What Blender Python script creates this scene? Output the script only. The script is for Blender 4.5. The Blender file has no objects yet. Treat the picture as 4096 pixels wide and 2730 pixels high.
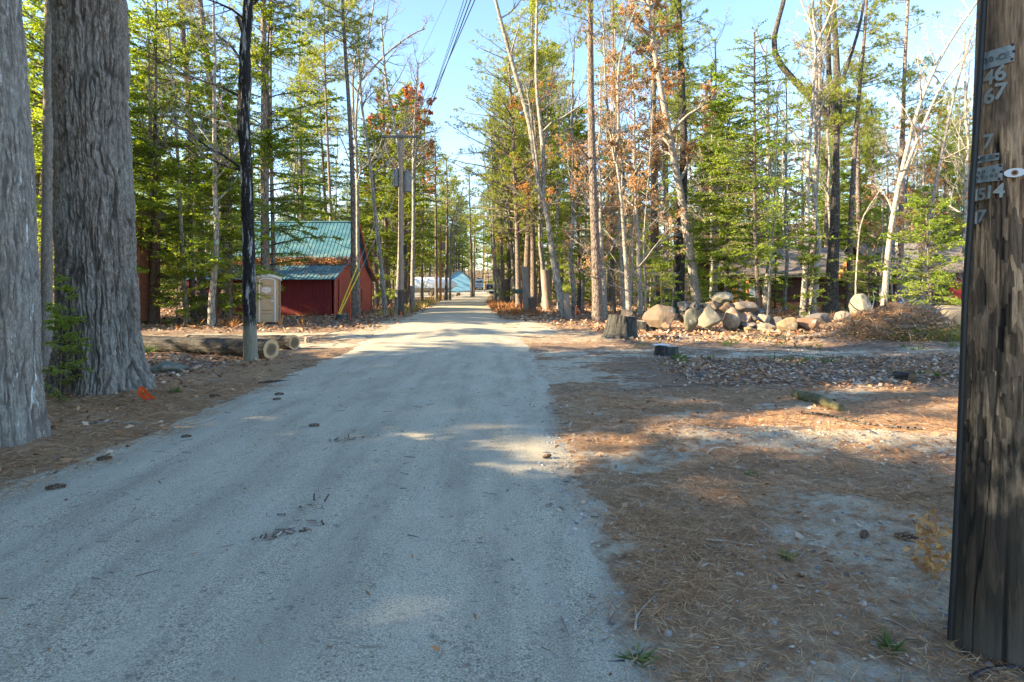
import bpy, math, random
import numpy as np
from mathutils import Vector, noise as mnoise
R = math.radians
S = bpy.context.scene
COL = S.collection
# ------------------------------------------------------------------ camera, sky, sun, exposure
F = 2400.0; HZ = 1155.0; CAMZ = 1.5           # focal length and horizon row in photo pixels, camera height in metres
cd = bpy.data.cameras.new('camera'); cam = bpy.data.objects.new('camera', cd); COL.objects.link(cam)
cam.location = (0, 0, CAMZ); cam.rotation_euler = (R(90), 0, 0)
cd.sensor_width = 36; cd.lens = 36*F/4096; cd.shift_y = -(1365-HZ)/4096
cd.clip_start = .05; cd.clip_end = 3000
S.camera = cam
SUN_EL = R(23); SUN_AZ = math.atan2(-.975, -.222)    # bearing from +Y, clockwise
W = bpy.data.worlds.new("World"); S.world = W; W.use_nodes = True
wt = W.node_tree; sky = wt.nodes.new('ShaderNodeTexSky'); sky.sky_type = 'NISHITA'; sky.sun_disc = False
sky.sun_elevation = SUN_EL; sky.sun_rotation = SUN_AZ % (2*math.pi)
sky.air_density = 1.0; sky.dust_density = .1; sky.ozone_density = 2.4
wt.links.new(sky.outputs[0], wt.nodes['Background'].inputs[0]); wt.nodes['Background'].inputs[1].default_value = .105
sd = bpy.data.lights.new('sun', 'SUN'); sd.energy = 5.0; sd.angle = R(.5); sd.color = (1, .78, .49)
so = bpy.data.objects.new('sun', sd); COL.objects.link(so)
tosun = Vector((math.sin(SUN_AZ)*math.cos(SUN_EL), math.cos(SUN_AZ)*math.cos(SUN_EL), math.sin(SUN_EL)))
so.rotation_euler = tosun.to_track_quat('Z', 'Y').to_euler()
S.view_settings.view_transform = 'Standard'; S.view_settings.look = 'None'
S.view_settings.exposure = 2.25; S.view_settings.gamma = 1
S.cycles.max_bounces = 6; S.cycles.diffuse_bounces = 4; S.cycles.transparent_max_bounces = 4

# ------------------------------------------------------------------ numeric helpers
def hsh(i, j, s):
    n = (i*374761393 + j*668265263 + s*2147483647) & 0xFFFFFFFF
    n = ((n ^ (n >> 13))*1274126177) & 0xFFFFFFFF
    return ((n ^ (n >> 16)) & 0xFFFF)/65535.0
def vn(x, y, s=0):
    x = np.asarray(x, float); y = np.asarray(y, float)
    i = np.floor(x).astype(np.int64); j = np.floor(y).astype(np.int64)
    u = x-i; v = y-j; u = u*u*(3-2*u); v = v*v*(3-2*v)
    a = hsh(i, j, s); b = hsh(i+1, j, s); c = hsh(i, j+1, s); d = hsh(i+1, j+1, s)
    return (a*(1-u)+b*u)*(1-v)+(c*(1-u)+d*u)*v
def fbm(x, y, o=4, s=0):
    t = 0; a = .5; n = 0
    for k in range(o):
        t = t+a*vn(x*2**k+17*k, y*2**k-9*k, s+k); n += a; a *= .5
    return t/n
def ss(a, b, x):
    t = np.clip((np.asarray(x, float)-a)/(b-a), 0, 1); return t*t*(3-2*t)
ZY = [-60, 0, 65, 85, 100, 120, 130, 150, 200, 300, 800]
ZZ = [0, 0, 0, .1, .25, .55, .8, 1.2, 3, 7, 26]
def zprof(y): return np.interp(y, ZY, ZZ)
RY = [-60, 0, 8, 14, 25, 44, 60, 73, 85, 100, 118, 132, 145, 158, 170, 190]
RX = [-1.6, -1.62, -1.66, -1.75, -2.5, -4.0, -5.0, -5.8, -6.3, -6.6, -6.3, -5.6, -4.6, -2.4, 1.5, 12]
RW = [2.05, 2.05, 2.05, 2.1, 2.25, 2.25, 2.4, 2.6, 2.6, 2.5, 2.3, 2.2, 2.3, 2.3, 2.3, 2.3]
def xc(y): return np.interp(y, RY, RX)
def hw(y): return np.interp(y, RY, RW)
def H(x, y):
    x = np.asarray(x, float); y = np.asarray(y, float)
    d = np.abs(x-xc(y)); w = hw(y)
    off = ss(w-.25, w+.35, d)
    z = zprof(y)
    z = z - .05*(1-off) - .02*off
    n1 = fbm(x*.25, y*.25, 3, 3)-.5; n2 = fbm(x*1.7, y*1.7, 3, 9)-.5; n3 = fbm(x*6, y*6, 3, 21)-.5
    far = ss(2, 9, d-w)
    z = z + off*(n2*.07+n3*.045) + far*n1*.35
    z = z - .1*ss(-5, -8, x)*ss(14, 21, y)*(1-ss(55, 75, y))
    # gravel ridge on the right shoulder, low bank right of it
    z = z + .07*np.exp(-((y-(6.5-.14*x))/.33)**2)*ss(.4, 1.6, x)*(.6+.8*fbm(x*2, y*2, 2, 5))
    z = z + .10*np.exp(-((y-(9.2+.12*x))/.7)**2)*ss(2.2, 4, x)
    z = z + .12*np.exp(-((x+6.2)**2+(y-8.9)**2)/1.3) + .08*np.exp(-((x+5.2)**2+(y-5.9)**2)/1.0)
    z = z + .35*np.exp(-((x-10.2)/1.6)**2-((y-17.4)/.8)**2)
    z = z + .12*np.exp(-((x-3.1)/.9)**2-((y-17.4)/.7)**2)
    return z
def hz(x, y): return float(H(np.array([x]), np.array([y]))[0])
def PX(px, py, Y): return ((px-2048)/F*Y, Y, CAMZ+(HZ-py)/F*Y)
def CF(px): return math.cos(math.atan((px-2048)/F))      # a round trunk off the lens axis shows wider by 1/cos
def GX(px, Y): return (px-2048)/F*Y
def GP(px, py):
    Y = F*CAMZ/max(py-HZ, 8)
    for _ in range(12):
        z = hz(GX(px, Y), Y); Y = .5*Y+.5*F*(CAMZ-z)/max(py-HZ, 5)
    return GX(px, Y), Y, hz(GX(px, Y), Y)
def nrm(a): return a/np.maximum(np.linalg.norm(a, axis=-1, keepdims=True), 1e-9)

# ------------------------------------------------------------------ mesh builder
class MB:
    def __init__(s): s.v = []; s.n = 0; s.q = []; s.f = []; s.mi = []; s.fm = []; s.cav = []
    def add(s, V, Q, m=0, cav=None):
        V = np.asarray(V, float).reshape(-1, 3); Q = np.asarray(Q, np.int64).reshape(-1, 4)
        s.v.append(V); s.q.append(Q+s.n); s.mi.append(np.full(len(Q), m)); s.n += len(V)
        s.cav.append(np.zeros(len(V)) if cav is None else np.asarray(cav).ravel()); return s
    def poly(s, V, Fs, m=0):
        V = np.asarray(V, float).reshape(-1, 3); s.v.append(V)
        for f in Fs: s.f.append([i+s.n for i in f]); s.fm.append(m)
        s.n += len(V); s.cav.append(np.zeros(len(V))); return s
    def box(s, c, d, rz=0, m=0, bev=0):
        x, y, z = [k/2 for k in d]; cr, sr = math.cos(rz), math.sin(rz)
        V = [(a*x, b*y, e*z) for a in (-1, 1) for b in (-1, 1) for e in (-1, 1)]
        V = [(c[0]+p[0]*cr-p[1]*sr, c[1]+p[0]*sr+p[1]*cr, c[2]+p[2]) for p in V]
        return s.poly(V, [(0, 1, 3, 2), (4, 6, 7, 5), (0, 4, 5, 1), (2, 3, 7, 6), (0, 2, 6, 4), (1, 5, 7, 3)], m)
    def ext(s, P, vec, m=0):
        P = np.asarray(P, float); n = len(P); V = np.vstack([P, P+np.asarray(vec, float)])
        Fs = [tuple(range(n)), tuple(range(2*n-1, n-1, -1))]+[(i, i+n, (i+1) % n+n, (i+1) % n) for i in range(n)]
        return s.poly(V, Fs, m)
    def tubes(s, pts, rad, k=5, m=0, caps=False, cavf=None):
        pts = np.asarray(pts, float); rad = np.asarray(rad, float); N, M, _ = pts.shape
        if not N: return s
        t = np.gradient(pts, axis=1); t = nrm(t)
        vert = np.abs(t[:, :, 2]).mean(1) > .6
        ref = np.where(vert[:, None], np.array([[0., 1., 0.]]), np.array([[0., 0., 1.]]))[:, None, :]
        a = nrm(np.cross(t, ref)); b = np.cross(t, a)
        th = np.arange(k)*2*math.pi/k
        ring = pts[:, :, None, :]+rad[:, :, None, None]*(a[:, :, None, :]*np.cos(th)[None, None, :, None]+b[:, :, None, :]*np.sin(th)[None, None, :, None])
        idx = np.arange(N*M*k).reshape(N, M, k); nx = np.roll(idx, -1, axis=2)
        Q = np.stack([idx[:, :-1], nx[:, :-1], nx[:, 1:], idx[:, 1:]], -1)
        s.add(ring, Q, m)
        if caps:
            for e in (0, M-1):
                for i in range(N): s.poly(ring[i, e], [tuple(range(k)) if e else tuple(range(k-1, -1, -1))], m)
        return s
    def tube(s, P, r, k=8, m=0, caps=True):
        P = np.asarray(P, float)[None]; r = np.broadcast_to(np.asarray(r, float), (P.shape[1],))[None]
        return s.tubes(P, r, k, m, caps)
    def leaves(s, P, d, w, m=0):
        V = np.stack([P, P+d*.45+w, P+d, P+d*.45-w], 1)
        return s.add(V, np.arange(len(P)*4).reshape(-1, 4), m)
    def build(s, name, mats, parent=None, smooth=False, link=True):
        me = bpy.data.meshes.new(name)
        V = np.vstack(s.v) if s.v else np.zeros((0, 3))
        Q = np.vstack(s.q) if s.q else np.zeros((0, 4), np.int64)
        lp = [Q.ravel()]; tot = [np.full(len(Q), 4)]; mi = list(s.mi)
        if s.f:
            lp.append(np.concatenate([np.array(f) for f in s.f])); tot.append(np.array([len(f) for f in s.f])); mi.append(np.array(s.fm))
        lp = np.concatenate(lp).astype(np.int32); tot = np.concatenate(tot).astype(np.int32)
        st = np.concatenate([[0], np.cumsum(tot)[:-1]]).astype(np.int32)
        me.vertices.add(len(V)); me.vertices.foreach_set('co', V.astype(np.float32).ravel())
        me.loops.add(len(lp)); me.loops.foreach_set('vertex_index', lp)
        me.polygons.add(len(tot)); me.polygons.foreach_set('loop_start', st)
        me.polygons.foreach_set('material_index', np.concatenate(mi).astype(np.int32))
        me.polygons.foreach_set('use_smooth', np.full(len(tot), smooth))
        me.update(calc_edges=True); me.validate()
        c = np.concatenate(s.cav)
        if c.any() and len(me.vertices) == len(c):
            at = me.attributes.new('cav', 'FLOAT', 'POINT'); at.data.foreach_set('value', c.astype(np.float32))
        for m in (mats if isinstance(mats, (list, tuple)) else [mats]): me.materials.append(m)
        o = bpy.data.objects.new(name, me)
        if link: COL.objects.link(o)
        if parent: o.parent = parent
        return o
def tag(o, label=None, cat=None, group=None, kind=None):
    if label: o['label'] = label
    if cat: o['category'] = cat
    if group: o['group'] = group
    if kind: o['kind'] = kind
    return o
def empty(name, loc, label=None, cat=None, group=None, rz=0):
    o = bpy.data.objects.new(name, None); COL.objects.link(o); o.location = loc; o.rotation_euler = (0, 0, rz)
    o.empty_display_size = .2
    return tag(o, label, cat, group)
def copy_tree(root, loc, rz=0, sc=(1, 1, 1), label=None, group=None, name=None):
    r = root.copy(); COL.objects.link(r); r.location = loc; r.rotation_euler = (0, 0, rz); r.scale = sc
    if label: r['label'] = label
    if group: r['group'] = group
    for ch in root.children:
        c = ch.copy(); COL.objects.link(c); c.parent = r
        for g in ch.children:
            d = g.copy(); COL.objects.link(d); d.parent = c
    return r

# ------------------------------------------------------------------ materials
class NT:
    def __init__(s, name):
        s.m = bpy.data.materials.new(name); s.m.use_nodes = True; s.t = s.m.node_tree; s.b = s.t.nodes['Principled BSDF']
        s.out = s.t.nodes['Material Output']
    def n(s, ty, props=None, **ins):
        nd = s.t.nodes.new('ShaderNode'+ty)
        for k, v in (props or {}).items(): setattr(nd, k, v)
        for k, v in ins.items(): s.set(nd, k, v)
        return nd
    def set(s, nd, k, v):
        inp = nd.inputs[int(k[1:])] if k[0] == '_' and k[1:].isdigit() else nd.inputs[k.replace('_', ' ')]
        if isinstance(v, bpy.types.NodeSocket): s.t.links.new(v, inp)
        elif isinstance(v, bpy.types.Node): s.t.links.new(v.outputs[0], inp)
        elif isinstance(v, tuple) and len(v) == 3 and inp.type == 'RGBA': inp.default_value = (*v, 1)
        else: inp.default_value = v
    def co(s, scale=(1, 1, 1), kind='Object'):
        tc = s.n('TexCoord'); mp = s.n('Mapping'); s.t.links.new(tc.outputs[kind], mp.inputs[0]); mp.inputs['Scale'].default_value = scale
        return mp.outputs[0]
    def wco(s, scale=(1, 1, 1)):
        g = s.n('NewGeometry'); mp = s.n('Mapping'); s.t.links.new(g.outputs['Position'], mp.inputs[0]); mp.inputs['Scale'].default_value = scale
        return mp.outputs[0]
    def noise(s, co, sc=5, det=3, rough=.55):
        nd = s.n('TexNoise', None, Scale=sc, Detail=det, Roughness=rough); s.t.links.new(co, nd.inputs['Vector']); return nd.outputs[0]
    def vor(s, co, sc=5, feat='F1'):
        nd = s.n('TexVoronoi', {'feature': feat}, Scale=sc); s.t.links.new(co, nd.inputs['Vector']); return nd
    def ramp(s, f, *stops):
        nd = s.n('ValToRGB'); s.set(nd, '_0', f); cr = nd.color_ramp
        while len(cr.elements) < len(stops): cr.elements.new(.5)
        for e, (p, c) in zip(cr.elements, stops): e.position = p; e.color = (*c, 1) if isinstance(c, tuple) else (c, c, c, 1)
        return nd.outputs[0]
    def mix(s, f, a, b, blend='MIX'):
        nd = s.n('Mix', {'data_type': 'RGBA', 'blend_type': blend}); s.set(nd, '_0', f)
        for i, v in ((6, a), (7, b)): s.set(nd, '_%d' % i, v)
        return nd.outputs[2]
    def math(s, op, a, b=0., clamp=False):
        nd = s.n('Math', {'operation': op, 'use_clamp': clamp}); s.set(nd, '_0', a); s.set(nd, '_1', b); return nd.outputs[0]
    def attr(s, name):
        return s.n('Attribute', {'attribute_name': name})
    def bump(s, h, strength=.5, dist=.02):
        nd = s.n('Bump', None, Strength=strength, Distance=dist, Height=h); s.t.links.new(nd.outputs[0], s.b.inputs['Normal'])
    def fin(s, col, rough=.85, spec=.3, metal=0.):
        s.set(s.b, 'Base Color', col); s.b.inputs['Roughness'].default_value = rough
        s.b.inputs['Specular IOR Level'].default_value = spec; s.b.inputs['Metallic'].default_value = metal
        return s.m
def plain(name, c, rough=.6, metal=0., var=.15, sc=8, spec=.4, bump=0):
    t = NT(name); f = t.noise(t.co(), sc, 4)
    lo = tuple(k*(1-var) for k in c); hi = tuple(min(1, k*(1+var)) for k in c)
    if bump: t.bump(f, bump, .01)
    return t.fin(t.ramp(f, (.3, lo), (.7, hi)), rough, spec, metal)
def bark(name, dark, mid, lite, sx=9, sz=2.2, bmp=.7, lichen=None, blotch=0, dist=.03):
    t = NT(name); co = t.co((sx, sx, sz)); f = t.noise(co, 1.6, 5, .65)
    v = t.vor(co, 1.1, 'DISTANCE_TO_EDGE').outputs[0]
    crack = t.ramp(v, (.0, 0.), (.16, 1.))
    hgt = t.math('MULTIPLY', crack, t.math('ADD', f, .4))
    c = t.ramp(f, (.3, mid), (.7, lite)); c = t.mix(crack, dark, c)
    if lichen:
        g = t.ramp(t.noise(t.co(), 3.0, 5, .7), (.52, 0.), (.62, 1.)); c = t.mix(t.math('MULTIPLY', g, .6), c, lichen)
    if blotch:
        g = t.ramp(t.noise(t.co((1, 1, .6)), 5.0, 4, .6), (.48, 0.), (.55, 1.)); c = t.mix(t.math('MULTIPLY', g, blotch), c, lite)
    oi = t.n('ObjectInfo'); br = t.math('ADD', t.math('MULTIPLY', oi.outputs['Random'], .5), .75)
    c = t.mix(1., c, t.n('CombineXYZ', None, _0=br, _1=br, _2=br).outputs[0], 'MULTIPLY')
    t.bump(hgt, bmp, dist); return t.fin(c, .9, .2)
M = {}
M['bark_pine'] = bark('bark_pine', (.06, .045, .038), (.19, .15, .125), (.33, .28, .245), 14, 3.5)
M['bark_hemlock'] = bark('bark_hemlock', (.045, .035, .03), (.12, .095, .08), (.22, .18, .155), 18, 6, .6)
M['bark_grey'] = bark('bark_grey', (.11, .10, .09), (.21, .195, .17), (.34, .32, .285), 7, 2.5, .35, (.38, .42, .38))
M['bark_pale'] = bark('bark_pale', (.17, .15, .13), (.30, .275, .24), (.44, .41, .36), 8, 5, .3, (.25, .22, .18))
M['bark_dark'] = bark('bark_dark', (.02, .018, .018), (.06, .055, .05), (.12, .11, .10), 10, 3, .8)
M['bark_log'] = bark('bark_log', (.03, .026, .023), (.10, .09, .08), (.21, .20, .185), 8, 8, 1., (.20, .22, .20))
M['twig'] = bark('twig_bark', (.12, .10, .085), (.20, .175, .15), (.34, .31, .27), 9, 9, .2)
def herobark(name, dark, mid, lite, white=None, whitef=.0, moss=None, mz=1.3, lich=.45):
    t = NT(name); a = t.attr('cav').outputs['Fac']; f = t.math('ADD', t.math('MULTIPLY', t.noise(t.co((1, 1, .4)), 30, 5, .75), .6), t.math('MULTIPLY', t.noise(t.co((1, 1, .6)), 90, 4, .75), .4)); g = t.noise(t.co((1, 1, .35)), 2.2, 4, .6)
    c = t.ramp(f, (.38, tuple(k*.55 for k in mid)), (.5, mid), (.64, lite)); c = t.mix(t.ramp(g, (.45, 0.), (.7, lich)), c, (.27, .30, .29))
    c = t.mix(t.ramp(a, (.1, 0.), (.9, .9)), c, dark)
    if white:
        w = t.ramp(t.noise(t.co((1, 1, .13)), 11, 6, .7), (whitef, 0.), (whitef+.05, 1.)); c = t.mix(t.math('MULTIPLY', w, .85), c, white)
    if moss:
        w = t.n('SeparateXYZ', None, _0=t.co()); k = t.math('ADD', w.outputs[2], t.math('MULTIPLY', t.noise(t.co(), 3., 3), .8))
        c = t.mix(t.ramp(t.math('MULTIPLY', k, .25), (mz*.25, 1.), (mz*.25+.08, 0.)), c, moss)
    t.bump(f, .6, .012); return t.fin(c, .92, .2)
M['hero_pine'] = herobark('furrowed_pine_bark', (.045, .04, .034), (.19, .16, .135), (.37, .33, .29))
M['hero_log'] = herobark('log_bark', (.015, .014, .013), (.06, .055, .05), (.15, .145, .14), lich=.12)
M['hero_stump'] = herobark('shaded_stump_bark', (.012, .012, .012), (.05, .05, .048), (.12, .125, .12), lich=.08)  # bark tone lowered to carry the shade on the big stump
M['hero_resin'] = herobark('pine_bark_with_resin', (.09, .08, .07), (.22, .19, .165), (.40, .36, .32), (.60, .62, .62), .60)
M['hero_black'] = herobark('peeling_black_bark', (.012, .012, .012), (.022, .02, .02), (.055, .05, .047), (.34, .35, .35), .545, (.21, .195, .15), 1.0, lich=.0)
def foliage(name, a, b, c3, tr=.45, spread=4.0):
    t = NT(name); f = t.noise(t.co(), 1.3, 3, .6); g = t.n('NewGeometry').outputs['Random Per Island']
    c = t.ramp(t.math('ADD', t.math('MULTIPLY', f, .6), t.math('MULTIPLY', g, .45)), (.25, a), (.5, b), (.8, c3))
    oi = t.n('ObjectInfo'); br = t.math('ADD', t.math('MULTIPLY', oi.outputs['Random'], .5), .75)
    c = t.mix(1., c, t.n('CombineXYZ', None, _0=br, _1=br, _2=br).outputs[0], 'MULTIPLY')
    t.fin(c, .55, .35); tl = t.n('BsdfTranslucent'); t.set(tl, 'Color', t.mix(1., c, (1.6, 1.5, .6), 'MULTIPLY'))
    mx = t.n('MixShader', None, _0=tr, _1=t.b, _2=tl); t.t.links.new(mx.outputs[0], t.out.inputs[0]); return t.m
M['hemlock'] = foliage('hemlock_needles', (.10, .165, .03), (.21, .30, .045), (.38, .46, .07), .58)
M['pineneedle'] = foliage('pine_needles', (.09, .14, .035), (.21, .26, .05), (.38, .39, .08), .52)
M['copper'] = foliage('copper_beech_leaves', (.26, .13, .07), (.42, .25, .145), (.56, .39, .25), .4)
M['orange'] = foliage('orange_oak_leaves', (.30, .11, .04), (.50, .22, .07), (.62, .34, .12), .4)
M['redleaf'] = foliage('dull_red_oak_leaves', (.20, .06, .04), (.36, .13, .07), (.48, .24, .12), .4)
M['fern'] = foliage('dead_fern_fronds', (.17, .075, .035), (.29, .14, .065), (.38, .21, .11), .3)
M['grass'] = foliage('dry_verge_grass', (.12, .11, .05), (.30, .25, .12), (.46, .38, .20), .4)
M['green'] = foliage('green_ground_plants', (.05, .09, .03), (.10, .16, .05), (.17, .24, .08), .4)
def litter(name, *cols, rough=.8):
    t = NT(name); g = t.n('NewGeometry').outputs['Random Per Island']
    n = len(cols); return t.fin(t.ramp(g, *[(i/(n-1), c) for i, c in enumerate(cols)]), rough, .2)
M['needles'] = litter('fallen_pine_needles', (.22, .10, .045), (.38, .19, .085), (.48, .28, .14), (.58, .42, .25))
M['leaflit'] = litter('fallen_dry_leaves', (.15, .075, .045), (.34, .19, .11), (.24, .12, .065), (.44, .30, .19), (.18, .11, .07), (.54, .45, .35), (.40, .16, .05))
M['chips'] = litter('wood_chips', (.55, .45, .32), (.72, .62, .48), (.40, .28, .18), (.66, .60, .52))
M['pebble'] = litter('pebbles', (.13, .135, .14), (.30, .29, .27), (.42, .40, .36), (.22, .23, .24), (.55, .53, .49))
M['stick'] = litter('dry_sticks', (.10, .075, .06), (.22, .18, .15), (.40, .36, .31))
M['stick_pale'] = plain('bleached_stick', (.46, .42, .36), .8, 0, .3, 20)

# ground: zones carried by the terrain (gravel, needles, leaves) broken up by noise
t = NT('forest_floor'); z = t.attr('zone'); sp = t.n('SeparateColor', None, _0=z.outputs['Color'])
co = t.wco(); nA = t.noise(co, 9, 6, .7); nB = t.noise(t.wco((1, 2.2, 1)), 3.5, 5, .65); nC = t.noise(co, 60, 4, .7); nD = t.noise(co, .7, 3)
grav = t.ramp(t.math('ADD', t.math('MULTIPLY', nC, .6), t.math('MULTIPLY', nA, .4)), (.25, (.25, .22, .16)), (.5, (.48, .43, .325)), (.75, (.64, .59, .46)))
v = t.vor(co, 45); peb = t.mix(t.ramp(v.outputs['Distance'], (.25, 1.), (.42, 0.)), grav, t.mix(.5, v.outputs['Color'], (.33, .32, .31), 'MIX'))
peb = t.mix(.35, grav, t.mix(.75, peb, grav))
ndl = t.ramp(t.math('ADD', t.math('MULTIPLY', nC, .5), t.math('MULTIPLY', nA, .5)), (.28, (.17, .10, .06)), (.5, (.35, .22, .125)), (.72, (.52, .38, .24)))
lv = t.vor(co, 13); lvc = t.n('SeparateColor', None, _0=lv.outputs['Color'])
lef = t.ramp(lvc.outputs[0], (.1, (.14, .08, .05)), (.4, (.30, .18, .11)), (.7, (.42, .29, .19)), (1., (.52, .43, .33)))
lef = t.mix(t.ramp(lv.outputs['Distance'], (.35, 0.), (.6, .7)), lef, (.07, .045, .035))
duff = t.ramp(nA, (.3, (.15, .10, .065)), (.7, (.32, .22, .15)))
def zmask(o, lo=.35, hi=.65): return t.ramp(t.math('ADD', o, t.math('MULTIPLY', t.math('SUBTRACT', t.math('ADD', t.math('MULTIPLY', nB, .45), t.math('MULTIPLY', nA, .55)), .5), 1.9)), (lo, 0.), (hi, 1.))
c = t.mix(zmask(sp.outputs[2]), duff, lef); c = t.mix(zmask(sp.outputs[1]), c, ndl); c = t.mix(zmask(sp.outputs[0]), c, peb)
c = t.mix(t.ramp(nD, (.3, .25), (.7, 0.)), c, (.12, .10, .08))
t.bump(t.math('ADD', nC, t.math('MULTIPLY', lv.outputs['Distance'], .6)), .8, .02); M['ground'] = t.fin(c, .95, .15)
# road: packed pale gravel with dark flat stones set in it
t = NT('gravel_road'); co = t.wco(); f = t.noise(co, 110, 4, .75); g = t.noise(co, 1.1, 4, .6); h = t.noise(t.wco((1, .35, 1)), 2.6, 4, .6)
c = t.ramp(f, (.36, (.16, .14, .105)), (.5, (.46, .42, .315)), (.64, (.78, .72, .56)))
for sc, th, dk in ((19, .94, (.13, .135, .14)), (33, .90, (.12, .12, .12)), (64, .80, (.13, .12, .105)), (130, .70, (.12, .10, .085))):
    dn = t.n('TexNoise', None, Scale=sc*1.6, Detail=2.); t.t.links.new(co, dn.inputs['Vector']); va = t.n('VectorMath', {'operation': 'MULTIPLY_ADD'}, _0=dn.outputs['Color'], _1=(1.1/sc,)*3, _2=t.wco((1, 1.4, 1))); v = t.vor(va.outputs[0], sc); cc = t.n('SeparateColor', None, _0=v.outputs['Color'])
    pick = t.ramp(cc.outputs[0], (th, 0.), (th+.01, 1.)); near = t.ramp(v.outputs['Distance'], (.24, 1.), (.44, 0.))
    c = t.mix(t.math('MULTIPLY', t.math('MULTIPLY', pick, near), .85), c, dk)
v = t.vor(co, 70); cc = t.n('SeparateColor', None, _0=v.outputs['Color'])
c = t.mix(t.math('MULTIPLY', t.ramp(cc.outputs[1], (.86, 0.), (.88, 1.)), t.ramp(v.outputs['Distance'], (.25, .8), (.4, 0.))), c, (.62, .60, .56))
c = t.mix(t.ramp(g, (.35, .0), (.7, .28)), c, (.28, .24, .18))
c = t.mix(t.ramp(t.noise(t.wco((1.6, .16, 1)), 1.7, 4, .6), (.40, .42), (.56, 0.)), c, (.25, .225, .18))
c = t.mix(t.ramp(h, (.42, .0), (.62, .40)), c, (.54, .51, .42))
y = t.n('SeparateXYZ', None, _0=co).outputs[1]
c = t.mix(t.math('MULTIPLY', t.ramp(t.math('MULTIPLY', t.math('ADD', y, t.math('MULTIPLY', g, 6.)), .01), (.20, 0.), (.27, 1.)), .55), c, (.56, .47, .33))
t.bump(f, .7, .012); M['road'] = t.fin(c, .93, .15)

def rockmat(name='boulder_stone'):
    t = NT(name); oi = t.n('ObjectInfo'); f = t.noise(t.co(), 7, 6, .7); g = t.noise(t.co(), 2.4, 5, .65)
    c = t.mix(t.ramp(f, (.3, .55), (.7, 0.)), oi.outputs['Color'], (.07, .065, .06))
    c = t.mix(t.ramp(g, (.58, 0.), (.66, .75)), c, (.42, .42, .38)); c = t.mix(t.ramp(t.noise(t.co((1, 1, 2)), 3.3, 3), (.58, 0.), (.66, .6)), c, (.30, .17, .09))
    t.bump(f, .7, .03); return t.fin(c, .9, .25)
M['rock'] = rockmat()
t = NT('weathered_pole_wood'); co = t.co((1, 1, .09)); f = t.math('ADD', t.math('MULTIPLY', t.noise(co, 50, 6, .75), .55), t.math('MULTIPLY', t.noise(t.co((1, 1, .06)), 160, 4, .7), .45)); g = t.noise(t.co((1, 1, .3)), 5, 5, .65); a = t.attr('cav').outputs['Fac']
c = t.ramp(f, (.36, (.10, .06, .038)), (.5, (.34, .22, .135)), (.66, (.56, .41, .28)))
c = t.mix(t.ramp(g, (.48, 0.), (.64, .8)), c, (.045, .035, .03))
pv = t.n('SeparateColor', None, _0=t.vor(t.co((34, 34, 4.5)), 1.).outputs['Color']).outputs[0]
zf = t.n('SeparateXYZ', None, _0=t.co()).outputs[2]
c = t.mix(t.ramp(t.math('MULTIPLY', zf, .33), (.64, .62), (.76, .12)), c, t.mix(t.ramp(pv, (.25, 1.), (.75, 0.)), t.mix(1., c, (1.5, 1.45, 1.35), 'MULTIPLY'), (.035, .028, .024)))
z = t.n('SeparateXYZ', None, _0=t.co()).outputs[2]; k = t.math('ADD', z, t.math('MULTIPLY', t.math('SUBTRACT', t.noise(t.co((2.5, 2.5, 1)), 3, 4), .5), 1.6))
c = t.mix(t.ramp(t.math('MULTIPLY', k, .5), (.37, .88), (.46, 0.)), c, (.028, .025, .02))
c = t.mix(t.ramp(t.math('MULTIPLY', t.math('ADD', z, t.math('MULTIPLY', g, .15)), .5), (.04, .8), (.16, 0.)), c, (.10, .09, .075))
c = t.mix(t.ramp(a, (.2, 0.), (.9, 1.)), c, (.018, .015, .013)); t.bump(f, .8, .01); M['pole_hero'] = t.fin(c, .85, .25)
def wood(name, lo, mid, hi, sc=(1, 1, .08), s=30):
    t = NT(name); f = t.noise(t.co(sc), s, 5, .7); t.bump(f, .5, .01); return t.fin(t.ramp(f, (.3, lo), (.5, mid), (.72, hi)), .85, .25)
M['pole_grey'] = wood('grey_brown_pole_wood', (.16, .12, .09), (.32, .25, .20), (.46, .40, .34))
M['pole_orange'] = wood('reddish_pole_wood', (.22, .09, .04), (.42, .19, .08), (.55, .32, .18))
M['pole_tan'] = wood('tan_pole_wood', (.20, .15, .08), (.36, .28, .17), (.46, .38, .26))
M['snag'] = wood('barkless_grey_wood', (.12, .095, .075), (.25, .21, .175), (.37, .33, .28))
M['cone'] = plain('pine_cone_scales', (.14, .085, .055), .85, 0, .5, 60)
M['can'] = plain('dull_grey_transformer', (.20, .215, .22), .6, .2, .2, 6)
M['snag_dark'] = wood('dark_barkless_wood', (.05, .045, .04), (.10, .085, .07), (.22, .17, .13))
M['crossarm'] = wood('dark_crossarm_wood', (.05, .05, .055), (.12, .12, .125), (.25, .25, .26), (.1, 1, 1))
M['crossarm_pale'] = wood('pale_crossarm_wood', (.32, .28, .22), (.50, .46, .38), (.62, .58, .5), (.1, 1, 1))
def rings(name, outer, inner, mid):
    t = NT(name); co = t.co(); ln = t.n('VectorMath', {'operation': 'LENGTH'}, _0=co).outputs['Value']
    k = t.math('ADD', ln, t.math('MULTIPLY', t.noise(co, 6, 3), .10)); w = t.math('SINE', t.math('MULTIPLY', k, 240.))
    c = t.ramp(k, (.13, inner), (.18, mid), (.20, outer)); c = t.mix(t.math('MULTIPLY', t.math('ADD', w, 1.), .12), c, (.18, .11, .06)); return t.fin(c, .8, .2)
M['cut'] = rings('fresh_cut_wood', (.52, .36, .19), (.12, .085, .055), (.20, .145, .09))
M['cut_stump'] = plain('grey_cut_wood', (.42, .36, .28), .85, 0, .35, 14)
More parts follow.
